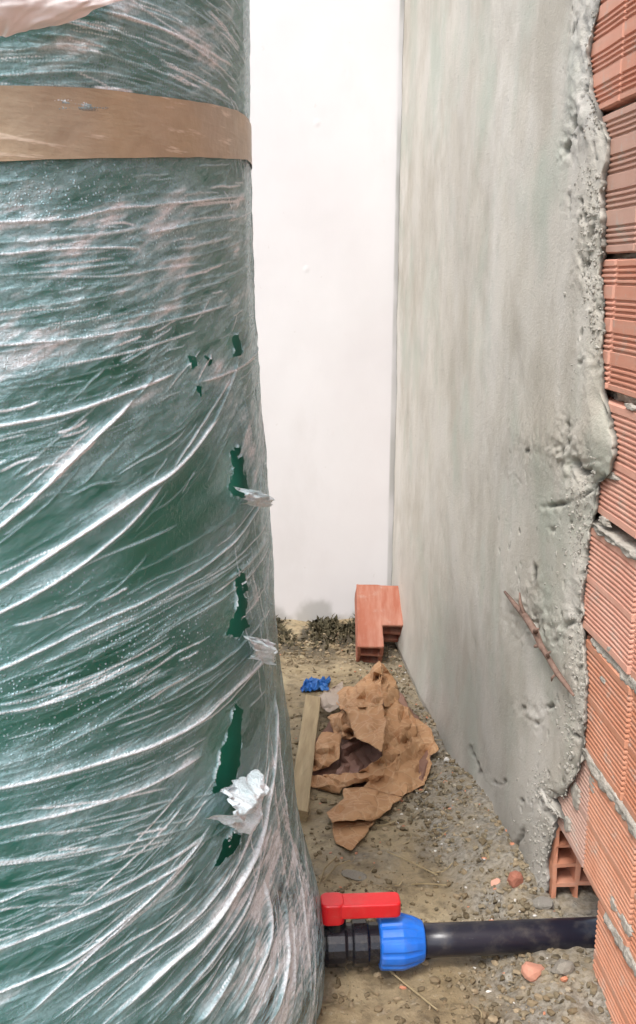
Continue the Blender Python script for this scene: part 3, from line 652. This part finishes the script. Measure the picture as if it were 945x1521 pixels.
HGT = HGT+0.0008+0.0022*fbm(TH*8, SL*22, 53, 3)+0.0008*fbm(TH*40, SL*120, 54, 2)
# torn slits
HOLES = [[(345, 498), (352, 497), (358, 520), (354, 530), (346, 528)], [(344, 672), (351, 658), (359, 680), (367, 728), (360, 738), (344, 736), (339, 722), (346, 700)], [(350, 846), (361, 848), (362, 890), (366, 932), (352, 944), (333, 942), (347, 915), (347, 880)],
         [(347, 1044), (358, 1058), (353, 1140), (345, 1165), (316, 1178), (326, 1120), (338, 1085)], [(340, 1236), (356, 1240), (352, 1256), (330, 1276), (318, 1285), (330, 1255)], [(281, 532), (290, 527), (288, 548), (283, 543)], [(291, 575), (297, 577), (296, 590)], [(306, 530), (314, 535), (310, 546)]]
HX = FX+5*fbm(TH*70, ZZ*90, 58, 3)+2*fbm(TH*220, ZZ*260, 59, 2); HY = FY+4*fbm(TH*70, ZZ*60, 57, 3)
hole = np.zeros(TH.shape, bool)
for poly in HOLES:
    x0, x1 = min(p[0] for p in poly)-4, max(p[0] for p in poly)+4; y0, y1 = min(p[1] for p in poly)-4, max(p[1] for p in poly)+4
    m = (HX > x0) & (HX < x1) & (HY > y0) & (HY < y1) & (TH < 0.2)
    ix = np.nonzero(m); xx, yy = HX[ix], HY[ix]; ins = np.zeros(len(xx), bool)
    for i in range(len(poly)):
        (ax, ay), (bx, by) = poly[i], poly[(i+1) % len(poly)]
        if ay == by: continue
        c = ((ay > yy) != (by > yy)) & (xx < (bx-ax)*(yy-ay)/(by-ay)+ax); ins ^= c
    hole[ix] |= ins
hole &= LAY < .5            # stretched strands still bridge the slits
ringm = hole.copy()
for it in range(4):
    g = ringm.copy(); g[1:] |= ringm[:-1]; g[:-1] |= ringm[1:]; g[:, 1:] |= ringm[:, :-1]; g[:, :-1] |= ringm[:, 1:]
    new = g & ~ringm; kk = np.clip(.35+1.6*fbm(TH*90, ZZ*70, 62, 2), 0, 1)*(1-.2*it)
    LAY = np.where(new, np.maximum(LAY, .85*kk), LAY); HGT = np.where(new, HGT+.004*kk*(1-.2*it), HGT); ringm = g
# full ring: dense front, coarse back
nb = len(th_all)-NT_
def ring(a, fill):
    return np.concatenate([a, np.broadcast_to(fill, (NZ_, nb))], 1)
THa, ZZa = np.meshgrid(th_all, zf)
Ra = film_r(np.where(THa > math.pi, THa-2*math.pi, THa), ZZa)+ring(HGT, 0.0)
V = np.stack([Ra*np.cos(THa), Ra*np.sin(THa), ZZa-TZ0], -1).reshape(-1, 3)
Q = grid_q(NZ_, len(th_all))
wrap = np.arange(NZ_-1)*len(th_all); NA = len(th_all)
Q = np.concatenate([Q, np.stack([wrap+NA-1, wrap, wrap+NA, wrap+2*NA-1], -1)])
hm = ring(hole, False).ravel()
Q = Q[~hm[Q].any(1)]
link('film_wrap', mesh_np('film_wrap', V, Q, MAT['film'], True, dict(layers=ring(LAY, 0.3), beads=ring(BD, 0.0))), tank)

# tape band
thb = np.linspace(math.radians(-125), math.radians(235), 500); zb = np.linspace(0, 1, 12)
TB, ZB = np.meshgrid(thb, zb)
def tape_z(pts):
    h = sorted(film_hit(*p) for p in pts); return [a for a, _ in h], [b for _, b in h]
ta, tz1 = tape_z([(0, 127), (127, 131), (254, 146), (350, 165)]); tb_, tz0 = tape_z([(0, 240), (127, 236), (254, 233), (362, 237)])
z1 = np.interp(TB, ta, tz1)+0.0012*fbm(TB*14, TB*0, 5, 3); z0 = np.interp(TB, tb_, tz0)+0.0012*fbm(TB*14, TB*0+4, 6, 3)
zt = z0+(z1-z0)*ZB
Rt = film_r(np.clip(TB, -2.2, 3.1), zt)+0.0030+0.0010*fbm(TB*7, ZB*1.5, 8, 3)+0.0008*fbm(TB*40, ZB*5, 9, 2)
V = np.stack([Rt*np.cos(TB), Rt*np.sin(TB), zt-TZ0], -1).reshape(-1, 3)
link('tape_band', mesh_np('tape_band', V, grid_q(12, 500), MAT['tape'], True), tank)

# torn tabs of film that curl out under the slits
def patch(name, quad, off, nu, nv, amp, mat, seed, lay=None, curl=0.0):
    q = [np.array([*(lambda h: ((film_r(h[0], h[1])+off)*math.cos(h[0])+TC[0], (film_r(h[0], h[1])+off)*math.sin(h[0])+TC[1], h[1]))(film_hit(px, py))]) for px, py in quad]
    U, Vv = np.meshgrid(np.linspace(0, 1, nu), np.linspace(0, 1, nv))
    P = (q[0]*((1-U)*(1-Vv))[..., None]+q[1]*(U*(1-Vv))[..., None]+q[2]*(U*Vv)[..., None]+q[3]*((1-U)*Vv)[..., None])
    nrm = P-np.array([TC[0], TC[1], 0]); nrm[..., 2] = 0; nrm /= np.linalg.norm(nrm, axis=-1, keepdims=True)
    rag = 1+0.25*fbm(U*4, Vv*4, seed, 3)
    c = P.mean((0, 1)); P = c+(P-c)*rag[..., None]
    P = P+nrm*(amp*(fbm(U*3.5, Vv*3.5, seed+1, 3)+0.35*fbm(U*10, Vv*10, seed+2, 2))+curl*np.sin(Vv*math.pi))[..., None]
    P[..., :2] -= TC; P[..., 2] -= TZ0
    at = dict(layers=(lay+0.25*fbm(U*5, Vv*5, seed+3, 3)) if lay else np.zeros_like(U), beads=np.zeros_like(U))
    return link(name, mesh_np(name, P.reshape(-1, 3), grid_q(nv, nu), mat, True, at), tank)
patch('torn_film', [(338, 722), (380, 732), (384, 752), (342, 748)], .012, 30, 24, .018, MAT['film'], 201, .62, .01)
patch('torn_film', [(345, 940), (386, 950), (384, 986), (352, 970)], .012, 30, 30, .018, MAT['film'], 221, .70, .012)
patch('torn_film', [(328, 1172), (370, 1142), (362, 1238), (296, 1212)], .012, 44, 40, .026, MAT['film'], 241, .74, .014)
patch('film_flap', [(-60, -40), (185, -12), (60, 42), (-60, 74)], .03, 40, 30, .005, MAT['flap'], 261, None, .02)

# ------------------------------------------------------------------ valve and pipe
YP = 1.43
p0 = on_y(480, 1409, YP); p1 = on_y(880, 1381, YP); PZ = 0.5*(p0[2]+p1[2])
xat = lambda px, py=1400: float(on_y(px, py, YP)[0])
vp = thing('water_pipe', 'black outlet pipe with blue coupling nut and red lever valve', 'pipe', (0, YP, PZ))
x_a, x_b, x_c, x_d = xat(462), xat(565), xat(627), xat(900)
mb = MB(); r = 0.0265
mb.lathe_x([(x_c-.03, r), (x_c+.05, r), (0.4, r), (0.47, r*1.004), (W+.14, r), (W+.141, r*.8)], (0, 0, 0), 32)
link('pipe', mb.mesh('pipe', MAT['pipe'], True), vp)
mb = MB(); L = x_b-x_a; R0 = 0.036
prof = [(-0.10, .030), (0, .030), (.001, R0), (.14*L, R0), (.16*L, R0*.93), (.20*L, R0*.93), (.22*L, R0*1.0), (.48*L, R0*1.0), (.50*L, R0*.90), (.58*L, R0*.90), (.60*L, R0*1.03), (.80*L, R0*1.03), (.82*L, R0*.9), (1.04*L, R0*.9)]
mb.lathe_x([(x_a+a, b) for a, b in prof], (0, 0, 0), 20)
mb.tube([(x_a+.35*L, 0.0, 0.02), (x_a+.35*L, 0, .052)], .017, 16)
vb = link('valve_body', mb.mesh('valve_body', MAT['black']), vp); bevel(vb, .0022)
for f0 in (.06, .38, .70):
    pass
mb = MB(); n = 72; RN = 0.0445; Ln = x_c-x_b; V = []
prf = [(0.0, .80, 0), (.02, .93, 0), (.06, .97, 1), (.50, 1.0, 1), (.55, .985, 1), (.80, .86, 1), (.97, .72, 0), (1.0, .66, 0), (1.0, .60, 0)]
for a, b, rb in prf:
    for k in range(n):
        ph = (k % 6)/6.0; up = 1.0 if (k % 6) in (0, 1, 2, 3) else 0.0
        rr = RN*b*(1-0.045*(1-up)*rb); th = 2*math.pi*k/n
        V.append((x_b-.004+a*(Ln+.006), rr*math.cos(th), rr*math.sin(th)))
Fc = [[i*n+k, (i+1)*n+k, (i+1)*n+(k+1) % n, i*n+(k+1) % n] for i in range(len(prf)-1) for k in range(n)]+[list(range(n))]
mb.add(V, Fc); nu_ = link('coupling_nut', mb.mesh('coupling_nut', MAT['blue']), vp); bevel(nu_, .0012)
# lever: a rounded bar with a raised rim and a hub that sits on the valve stem
def rbox(mb, x0, x1, y0, y1, z0, z1, rr, n=6):
    pts = []
    for cx, cy, a0 in ((x1-rr, y1-rr, 0), (x0+rr, y1-rr, 90), (x0+rr, y0+rr, 180), (x1-rr, y0+rr, 270)):
        for k in range(n+1):
            a = math.radians(a0+90*k/n); pts.append((cx+rr*math.cos(a), cy+rr*math.sin(a)))
    m = len(pts); V = [(x, y, z0) for x, y in pts]+[(x, y, z1) for x, y in pts]
    mb.add(V, [list(range(m))[::-1], [m+i for i in range(m)]]+[[i, (i+1) % m, m+(i+1) % m, m+i] for i in range(m)])
LZ = float(on_y(535, 1362, YP-.018)[2])-PZ
lx0, lx1 = float(on_y(478, 1350, YP)[0]), float(on_y(594, 1345, YP)[0])
mb = MB(); rbox(mb, lx0, lx1, -.019, .017, LZ-.004, LZ+.021, .009)
lv = link('lever', mb.mesh('lever', MAT['red']), vp); bevel(lv, .003, 3)
mb = MB(); rbox(mb, lx0-.002, lx0+.036, -.021, .019, LZ-.014, LZ+.0225, .012)
lh = link('lever_hub', mb.mesh('lever_hub', MAT['red']), lv); bevel(lh, .003, 3)

# ------------------------------------------------------------------ loose things on the ground
# broken hollow brick in the corner
xs_ = [0, .011, .070, .081, .139, .15]; zz_ = [0, .011, .040, .050, .079, .09]
def solid(i, j, k):
    s = i % 2 == 0 or k % 2 == 0
    if j == 0 and i >= 3: return False
    return s
V, Fc = voxel(xs_, [0, .088, .165, .25], zz_, solid, 0.0022, 9)
pb = gnd(531, 984)
lb = thing('broken_brick', 'red hollow brick with a broken corner propped against the white wall', 'brick', (pb[0]-.004, pb[1]+.012, float(gz(pb[0]+.07, pb[1]))-.004), me=mesh_py('broken_brick', V, Fc, MAT['brickred']))
lb.rotation_euler = (math.radians(33), math.radians(2), math.radians(-3)); bevel(lb, .002, 1)

# wooden batten
a_, b_ = gnd(466, 1040, .03), gnd(441, 1212, .012)
mb = MB(); L = float(np.linalg.norm(a_-b_)); V, Fc = voxel([-.021, -.006, .007, .021], list(np.linspace(0, L, 14)), [0, .012, .026], lambda i, j, k: True, .0010, 3); mb.add(V, Fc)
pl = thing('wood_batten', 'weathered wooden batten lying beside the crumpled brown paper', 'plank', tuple(b_-np.array([0, 0, .012])), me=mb.mesh('wood_batten', MAT['wood']))
dv = Vector(a_-b_); pl.rotation_euler = (math.atan2(dv.z, math.hypot(dv.x, dv.y)), math.radians(8), -math.atan2(dv.x, dv.y)); bevel(pl, .0015, 1)

# crumpled kraft paper
def crumple(U, Vv, seed, n, amp, f0=1.2):
    r = np.random.default_rng(seed); h = np.zeros_like(U)
    for i in range(n):
        a = r.uniform(0, math.pi); f = f0*r.uniform(.6, 2.0)*(1+i*0.16); ph = r.uniform(0, 1)
        t = (U*math.cos(a)+Vv*math.sin(a)+0.12*vn(U*2+i, Vv*2, seed+i))*f+ph; tri = np.abs((t % 1.0)-0.5)*2-0.5
        h += tri*amp/(1+i*0.32)*np.clip(0.6+1.6*vn(U*1.4+i*3, Vv*1.4, seed+i+50), 0, 1.3)
    return h
pc = gnd(560, 1120)
paper = thing('crumpled_paper', 'crumpled brown kraft paper heap lying on the muddy ground', 'paper', (pc[0], pc[1], float(gz(pc[0], pc[1]))))
def gnd_v(px, py, dz):
    D = FW+((px-CXP)/F_PX)[:, None]*RT-((py-CYP)/F_PX)[:, None]*UP; z = np.full(len(px), .05)
    for _ in range(8):
        t = (z-CO[2])/D[:, 2]; Pq = CO+t[:, None]*D; z = gz(Pq[:, 0], Pq[:, 1])+dz
    return Pq
from mathutils.geometry import delaunay_2d_cdt
def paper_fold(ctrl, nedge, amp, mat, seed, pitch=9.0, stripe=None, sub=2, px0=(410, 850), k=.2892):
    """ctrl: (x, y, lift) of the sheet's outline (first nedge) and of inner points; filled with creased facets"""
    r = np.random.default_rng(seed); pitch *= 1.3
    C = np.array([(px0[0]+a*k, px0[1]+b*k, l) for a, b, l in ctrl]); E = C[:nedge]
    out = []
    for i in range(nedge):
        a, b = E[i], E[(i+1) % nedge]; m = max(1, int(np.hypot(*(b-a)[:2])/(pitch*.8)))
        for q in range(m): out.append(a+(b-a)*q/m+np.array([*(r.normal(0, .9, 2)*(q > 0)), 0]))
    out = np.array(out); lo, hi = out[:, :2].min(0), out[:, :2].max(0)
    inn = []
    for _ in range(4000):
        p = r.uniform(lo, hi); o = out[:, :2]; o2 = np.roll(o, -1, 0)
        c = ((o[:, 1] > p[1]) != (o2[:, 1] > p[1])) & (p[0] < (o2[:, 0]-o[:, 0])*(p[1]-o[:, 1])/(o2[:, 1]-o[:, 1]+1e-9)+o[:, 0])
        if c.sum() % 2 == 0: continue
        if np.hypot(*(o-p).T).min() < pitch*.45: continue
        if inn and np.hypot(*(np.array(inn)-p).T).min() < pitch*.75: continue
        inn.append(p)
    inn = np.array(inn).reshape(-1, 2)
    def lift(XY):
        d = np.hypot(XY[:, None, 0]-C[None, :, 0], XY[:, None, 1]-C[None, :, 1])+1.5; wq = d**-2.4
        return (wq*C[None, :, 2]).sum(1)/wq.sum(1)
    XY = np.concatenate([out[:, :2], inn]); Lf = np.concatenate([out[:, 2], lift(inn)+r.normal(0, amp*0.95, len(inn))])
    if stripe:
        cx, cy, per, am = stripe; rr = np.hypot(XY[:, 0]-cx, XY[:, 1]-cy)/per+.25*vn(XY[:, 0]/20, XY[:, 1]/20, seed)
        Lf = Lf+am*(np.abs(rr % 1-.5)*4-1)
    n_o = len(out)
    vv, ee, ff, *_ = delaunay_2d_cdt([Vector(p) for p in XY], [(i, (i+1) % n_o) for i in range(n_o)], [], 0, 1e-5)
    o = out[:, :2]; o2 = np.roll(o, -1, 0); tri = []
    for f in ff:
        p = np.mean([XY[i] for i in f], 0)
        c = ((o[:, 1] > p[1]) != (o2[:, 1] > p[1])) & (p[0] < (o2[:, 0]-o[:, 0])*(p[1]-o[:, 1])/(o2[:, 1]-o[:, 1]+1e-9)+o[:, 0])
        if c.sum() % 2: tri.append(list(f))
    V = gnd_v(XY[:, 0], XY[:, 1], np.maximum(Lf, .003))
    V = [np.array(v) for v in V]
    for lev in range(sub):
        mid = {}; nt_ = []
        def mp(a, b):
            kk = (min(a, b), max(a, b))
            if kk not in mid:
                L_ = np.linalg.norm(V[a]-V[b]); mid[kk] = len(V); V.append((V[a]+V[b])/2+r.normal(0, .035, 3)*L_)
            return mid[kk]
        for a, b, c in tri:
            ab, bc, ca = mp(a, b), mp(b, c), mp(c, a); nt_ += [[a, ab, ca], [ab, b, bc], [ca, bc, c], [ab, bc, ca]]
        tri = nt_
    V = np.array(V)-np.array(paper.location); tri = np.array(tri)
    ed = np.concatenate([tri[:, [0, 1]], tri[:, [1, 2]], tri[:, [2, 0]]]); cnt = {}
    for a, b in np.sort(ed, 1): cnt[(a, b)] = cnt.get((a, b), 0)+1
    rimv = np.zeros(len(V), bool)
    for (a, b), q in cnt.items():
        if q == 1: rimv[a] = rimv[b] = True
    for it in range(1):
        acc = np.zeros_like(V); deg = np.zeros(len(V)); np.add.at(acc, ed[:, 0], V[ed[:, 1]]); np.add.at(acc, ed[:, 1], V[ed[:, 0]]); np.add.at(deg, ed[:, 0], 1); np.add.at(deg, ed[:, 1], 1)
        V = np.where(rimv[:, None], V, V*.7+.3*acc/deg[:, None])
    me = mesh_np('paper_fold', V, tri, mat, True); me.set_sharp_from_angle(angle=math.radians(24))
    ob = link('paper_fold', me, paper); sm = ob.modifiers.new('thickness', 'SOLIDIFY'); sm.thickness = .001; sm.offset = -1
    return ob
PA, PD = MAT['paper'], MAT['paperdark']
# foot of the heap: a wide low sheet that the folds lie on
paper_fold([(170, 900, .008), (300, 740, .01), (430, 600, .01), (560, 520, .01), (640, 620, .008), (760, 800, .006), (810, 930, .006), (760, 1090, .005), (640, 1140, .005), (420, 1100, .006), (180, 1080, .006), (520, 850, .045), (480, 700, .05)], 11, .006, PD, 1, 14)
paper_fold([(690, 740, .025), (775, 785, .018), (812, 850, .03), (838, 912, .02), (790, 945, .012), (795, 1000, .012), (765, 1090, .008), (650, 1152, .01), (560, 1140, .012), (450, 1105, .02), (560, 1010, .05), (700, 880, .06), (640, 1080, .03)], 12, .0035, PA, 2, 13)
paper_fold([(540, 690, .10), (610, 640, .09), (680, 695, .075), (720, 760, .06), (722, 850, .045), (690, 920, .04), (610, 1000, .035), (520, 1072, .03), (400, 1085, .028), (330, 1110, .018), (240, 1040, .03), (420, 1030, .04), (545, 945, .07), (545, 820, .10), (640, 800, .085)], 14, .004, PA, 3, 8, (410+.2892*450, 850+.2892*740, 13, .006))
paper_fold([(330, 900, .035), (380, 855, .04), (440, 850, .05), (545, 915, .045), (548, 1000, .03), (430, 1062, .03), (300, 1050, .025), (330, 970, .012), (450, 950, .006), (480, 990, .008)], 8, .006, PD, 4, 9)
paper_fold([(165, 1035, .012), (175, 930, .03), (235, 822, .05), (335, 835, .06), (325, 960, .05), (270, 1000, .03), (255, 900, .065)], 6, .008, PA, 5, 9)
paper_fold([(265, 745, .04), (345, 705, .07), (430, 830, .075), (375, 860, .05), (335, 850, .045), (300, 830, .04), (350, 780, .08)], 6, .007, PA, 6, 8)
paper_fold([(150, 1095, .006), (160, 1042, .02), (265, 1048, .03), (345, 1108, .018), (325, 1138, .006), (230, 1080, .02)], 5, .003, PA, 7, 10)
paper_fold([(345, 705, .10), (420, 690, .12), (545, 680, .13), (565, 790, .115), (545, 925, .115), (500, 895, .11), (430, 860, .10), (375, 765, .09), (480, 780, .122)], 8, .003, PA, 8, 12)
paper_fold([(300, 640, .05), (350, 590, .07), (400, 590, .09), (480, 520, .125), (505, 478, .15), (530, 455, .16), (555, 490, .15), (540, 560, .13), (550, 680, .13), (430, 695, .12), (330, 705, .08), (430, 620, .14), (480, 590, .10)], 11, .010, PA, 9, 8)
paper_fold([(530, 455, .155), (575, 500, .13), (615, 560, .10), (635, 640, .075), (600, 690, .08), (555, 690, .115), (535, 600, .12), (575, 600, .13)], 7, .008, PA, 10, 9)
paper_fold([(205, 640, .03), (280, 600, .045), (345, 560, .06), (330, 690, .07), (280, 720, .04), (240, 700, .03), (290, 650, .06)], 6, .008, MAT['papergrey'], 11, 8)
paper_fold([(275, 1225, .010), (350, 1165, .02), (350, 1110, .025), (480, 1108, .022), (650, 1158, .012), (600, 1190, .018), (590, 1215, .02), (505, 1272, .02), (400, 1278, .03), (290, 1287, .024), (400, 1190, .042), (530, 1180, .03)], 10, .003, PA, 12, 14)
paper_fold([(290, 1285, .012), (400, 1282, .014), (520, 1262, .012), (475, 1330, .010), (440, 1372, .010), (385, 1432, .008), (310, 1395, .006), (390, 1340, .010)], 7, .0012, PA, 13, 18)
# scrap of blue plastic sheet
c = gnd(470, 1026); U, Vv = np.meshgrid(np.linspace(-1, 1, 40), np.linspace(-1, 1, 30))
rg = 1+.45*fbm(U*2, Vv*2, 71, 3)
P = np.stack([.038*U*rg+crumple(U, Vv, 5, 5, .008), .036*Vv*rg+crumple(U, Vv, 6, 5, .008), .020*(1-np.clip(np.hypot(U, Vv), 0, 1))+np.abs(crumple(U, Vv, 8, 7, .022))+.004], -1)
bl_ = thing('plastic_scrap', 'crumpled bright blue plastic scrap at the end of the wooden batten', 'plastic scrap', (c[0], c[1]+.02, float(gz(c[0], c[1]+.02))), me=mesh_np('plastic_scrap', P.reshape(-1, 3), grid_q(30, 40), MAT['bluebag'], False))

# twig pressed into the render
tw = [(750, 879, .006, .0035), (765, 898, .008, .006), (780, 915, .010, .008), (796, 940, .012, .0085), (803, 958, .009, .0075), (815, 978, .008, .006), (828, 1000, .008, .0065), (843, 1020, .008, .005), (852, 1033, .006, .0025)]
mb = MB(); pts = [on_x(a, b, W-PT-.004-dd) for a, b, dd, _ in tw]; mb.tube(pts, [q[3]*.78 for q in tw], 8)
for (i, dy, dz, rr) in ((2, .03, .035, .004), (3, -.028, .018, .005), (5, -.02, .02, .0035), (4, .022, -.012, .004), (6, .015, -.02, .003)):
    p = pts[i]; mb.tube([p, p+np.array([-.006, dy*.5, dz*.55]), p+np.array([-.004, dy, dz])], [rr, rr*.8, rr*.35], 6)
twig = thing('twig', 'knotty brown twig stuck slantwise in the grey wall render', 'twig', tuple(pts[4]), me=None)
me = mb.mesh('twig_stem', MAT['twig'], True); me.transform(Matrix.Translation(-Vector(pts[4])))
link('twig_stem', me, twig)

# stones, fragments
def rock_mesh(name, seed, mat, sub=2, sharp=.28):
    import bmesh
    bm = bmesh.new(); bmesh.ops.create_icosphere(bm, subdivisions=sub, radius=1); r = random.Random(seed)
    pl_ = [Vector((r.gauss(0, 1), r.gauss(0, 1), r.gauss(0, 1))).normalized() for _ in range(9)]; ds = [r.uniform(.5, .92) for _ in pl_]
    for v in bm.verts:
        for p_, d_ in zip(pl_, ds):
            e = v.co.dot(p_)-d_
            if e > 0: v.co -= p_*e
        v.co += Vector((r.uniform(-1, 1), r.uniform(-1, 1), r.uniform(-1, 1)))*sharp*.12
    me = bpy.data.meshes.new(name); bm.to_mesh(me); bm.free(); me.materials.append(mat); return me
def rock(name, label, cat, px, py, size, mk, seed, sub=2, group=None):
    p = gnd(px, py); o = thing(name, label, cat, (p[0], p[1], float(gz(p[0], p[1]))+size[2]*.35), group, rock_mesh(name, seed, MAT[mk], sub))
    o.scale = size; o.rotation_euler = (rnd.uniform(-.4, .4), rnd.uniform(-.4, .4), rnd.uniform(0, 6)); return o
rock('brick_fragment', 'small red brick chip on the gravel left of the hollow brick cells', 'brick chip', 765, 1312, (.016, .015, .018), 'brickred', 3)
rock('brick_fragment', 'pinkish brick chip lying on gravel just below the black pipe', 'brick chip', 793, 1446, (.024, .018, .016), 'brick', 5)
rock('brick_fragment', 'flat pale pink chip on the mud beside the red brick chip', 'brick chip', 735, 1312, (.012, .010, .006), 'brick', 8)
rock('pebble', 'whitish pebble on the gravel to the right of the paper heap', 'pebble', 663, 1131, (.010, .009, .008), 'palestone', 12)
rock('pebble', 'pale lump at the foot of the render beside the hollow brick cells', 'pebble', 806, 1345, (.022, .016, .012), 'mortar', 15)
rock('stone', 'flat grey stone lying on the mud near the red valve lever', 'stone', 527, 1302, (.030, .018, .007), 'stone', 19)
rock('stone', 'grey stone half sunk in the gravel under the pipe near the bricks', 'stone', 835, 1440, (.022, .02, .014), 'stone', 22)

# gravel: one mass of small stones
protos = []
for s in range(14):
    me = rock_mesh('tmp', 500+s, None, 1, .5) if False else None
import bmesh
def ico(seed):
    bm = bmesh.new(); bmesh.ops.create_icosphere(bm, subdivisions=1, radius=1); r = np.random.default_rng(seed)
    V = np.array([v.co[:] for v in bm.verts]); Fi = np.array([[v.index for v in f.verts] for f in bm.faces]); bm.free()
    V = V*(1+r.uniform(-.32, .22, (len(V), 1)))*r.uniform(.6, 1.2, (1, 3)); return V, Fi
protos = [ico(s) for s in range(16)]
def scatter(name, pts, sizes, mat, flat=.7):
    VS = []; FS = []; off = 0
    for (x, y), s in zip(pts, sizes):
        V0, F0 = protos[RG.integers(16)]; a = RG.uniform(0, 6.28); ca, sa = math.cos(a), math.sin(a)
        V = V0*s; V = np.stack([V[:, 0]*ca-V[:, 1]*sa+x, V[:, 0]*sa+V[:, 1]*ca+y, V[:, 2]*flat+float(gz(x, y))+s*.25], -1)
        VS.append(V); FS.append(F0+off); off += len(V)
    return link(name, mesh_np(name, np.concatenate(VS), np.concatenate(FS), mat, False), kind='stuff')
def pick(n, fx, fy, dens):
    out = []
    while len(out) < n:
        x, y = fx(), fy()
        if RG.uniform() < dens(x, y): out.append((x, y))
    return out
dn = lambda x, y: float(sst((x-(.275+.07*vn(x*6, y*6, 4)))/.13))*(.35+.65*float(sst((vn(x*9, y*9, 44)+.3)/.4)))
P = pick(4800, lambda: RG.uniform(.12, .53), lambda: RG.uniform(1.15, 3.2), dn)
scatter('gravel', P, .0016+.0062*RG.uniform(0, 1, len(P))**4, m_grit('gravel_mix', (0, (.06, .048, .03)), (.35, (.16, .128, .08)), (.75, (.25, .205, .135)), (1, (.38, .33, .25))))
P = pick(4800, lambda: RG.uniform(.0, .5), lambda: RG.uniform(1.15, 3.35), lambda x, y: .2+.8*float(sst(vn(x*8, y*8, 47)*3)))
scatter('grit', P,   .0018+.0075*RG.uniform(0, 1, len(P))**4, m_grit('brown_clod', (0, (.075, .055, .03)), (.5, (.19, .14, .08)), (1, (.36, .28, .18))))
P = pick(130, lambda: RG.uniform(.1, .52), lambda: RG.uniform(1.2, 3.3), dn)
scatter('pale_grit', P, .0018+.0035*RG.uniform(0, 1, len(P))**2, MAT['palestone'])
P = pick(160, lambda: RG.uniform(.05, .52), lambda: RG.uniform(1.2, 3.3), lambda x, y: .4+.6*dn(x, y))
scatter('brick_grit', P, .002+.005*RG.uniform(0, 1, len(P))**2, MAT['brick2'])

# dark weeds and leaf litter along the white wall
mb = MB()
for i in range(2600):
    x = RG.uniform(.02, .5); y = YW-.01-abs(RG.normal(0, .09)); z = float(gz(x, y)); 
    if vn(np.array(x*13), np.array(y*7), 77) < (-.02 if x < .2 else -.3): continue
    h = RG.uniform(.002, .03)*RG.uniform(.3, 1)*(1.3 if x > .2 else .8); a = RG.uniform(0, 6.28); l = RG.uniform(.004, .02); wv = RG.uniform(.0015, .006)
    dx, dy = math.cos(a), math.sin(a); px_, py_ = -dy*wv, dx*wv
    b0 = np.array([x, y, z-.003]); b1 = np.array([x+dx*l*.5, min(y+dy*l*.5, YW-.012), z+h*.7]); b2 = np.array([x+dx*l*1.3, min(y+dy*l*1.3, YW-.012), z+h])
    s_ = np.array([px_, py_, 0]); mb.add([b0-s_*.5, b0+s_*.5, b1+s_, b1-s_, b2], [[0, 1, 2, 3], [3, 2, 4]])
link('weeds', mb.mesh('weeds', MAT['weed']), kind='stuff')
# straw and thin stalks
mb = MB()
for i in range(75):
    x = RG.uniform(.08, .46); y = RG.uniform(1.2, 3.1); a = RG.uniform(0, 3.14); l = RG.uniform(.02, .075)
    p = []
    for u in (-.5, -.15, .2, .5):
        xx = x+math.cos(a+u*.5)*l*u; yy = y+math.sin(a+u*.5)*l*u; p.append((xx, yy, float(gz(xx, yy))+.006+RG.uniform(0, .004)))
    mb.tube(p, RG.uniform(.0006, .0014), 4)
for pix in ([(472, 1318), (482, 1290), (500, 1272)], [(480, 1310), (500, 1285), (520, 1278)], [(575, 1265), (610, 1280), (650, 1300)], [(560, 1425), (600, 1460), (650, 1500)], [(505, 1190), (520, 1200), (540, 1202)]):
    mb.tube([gnd(a, b, .009) for a, b in pix], .0014, 5)
link('straw_litter', mb.mesh('straw_litter', MAT['straw']), kind='stuff')
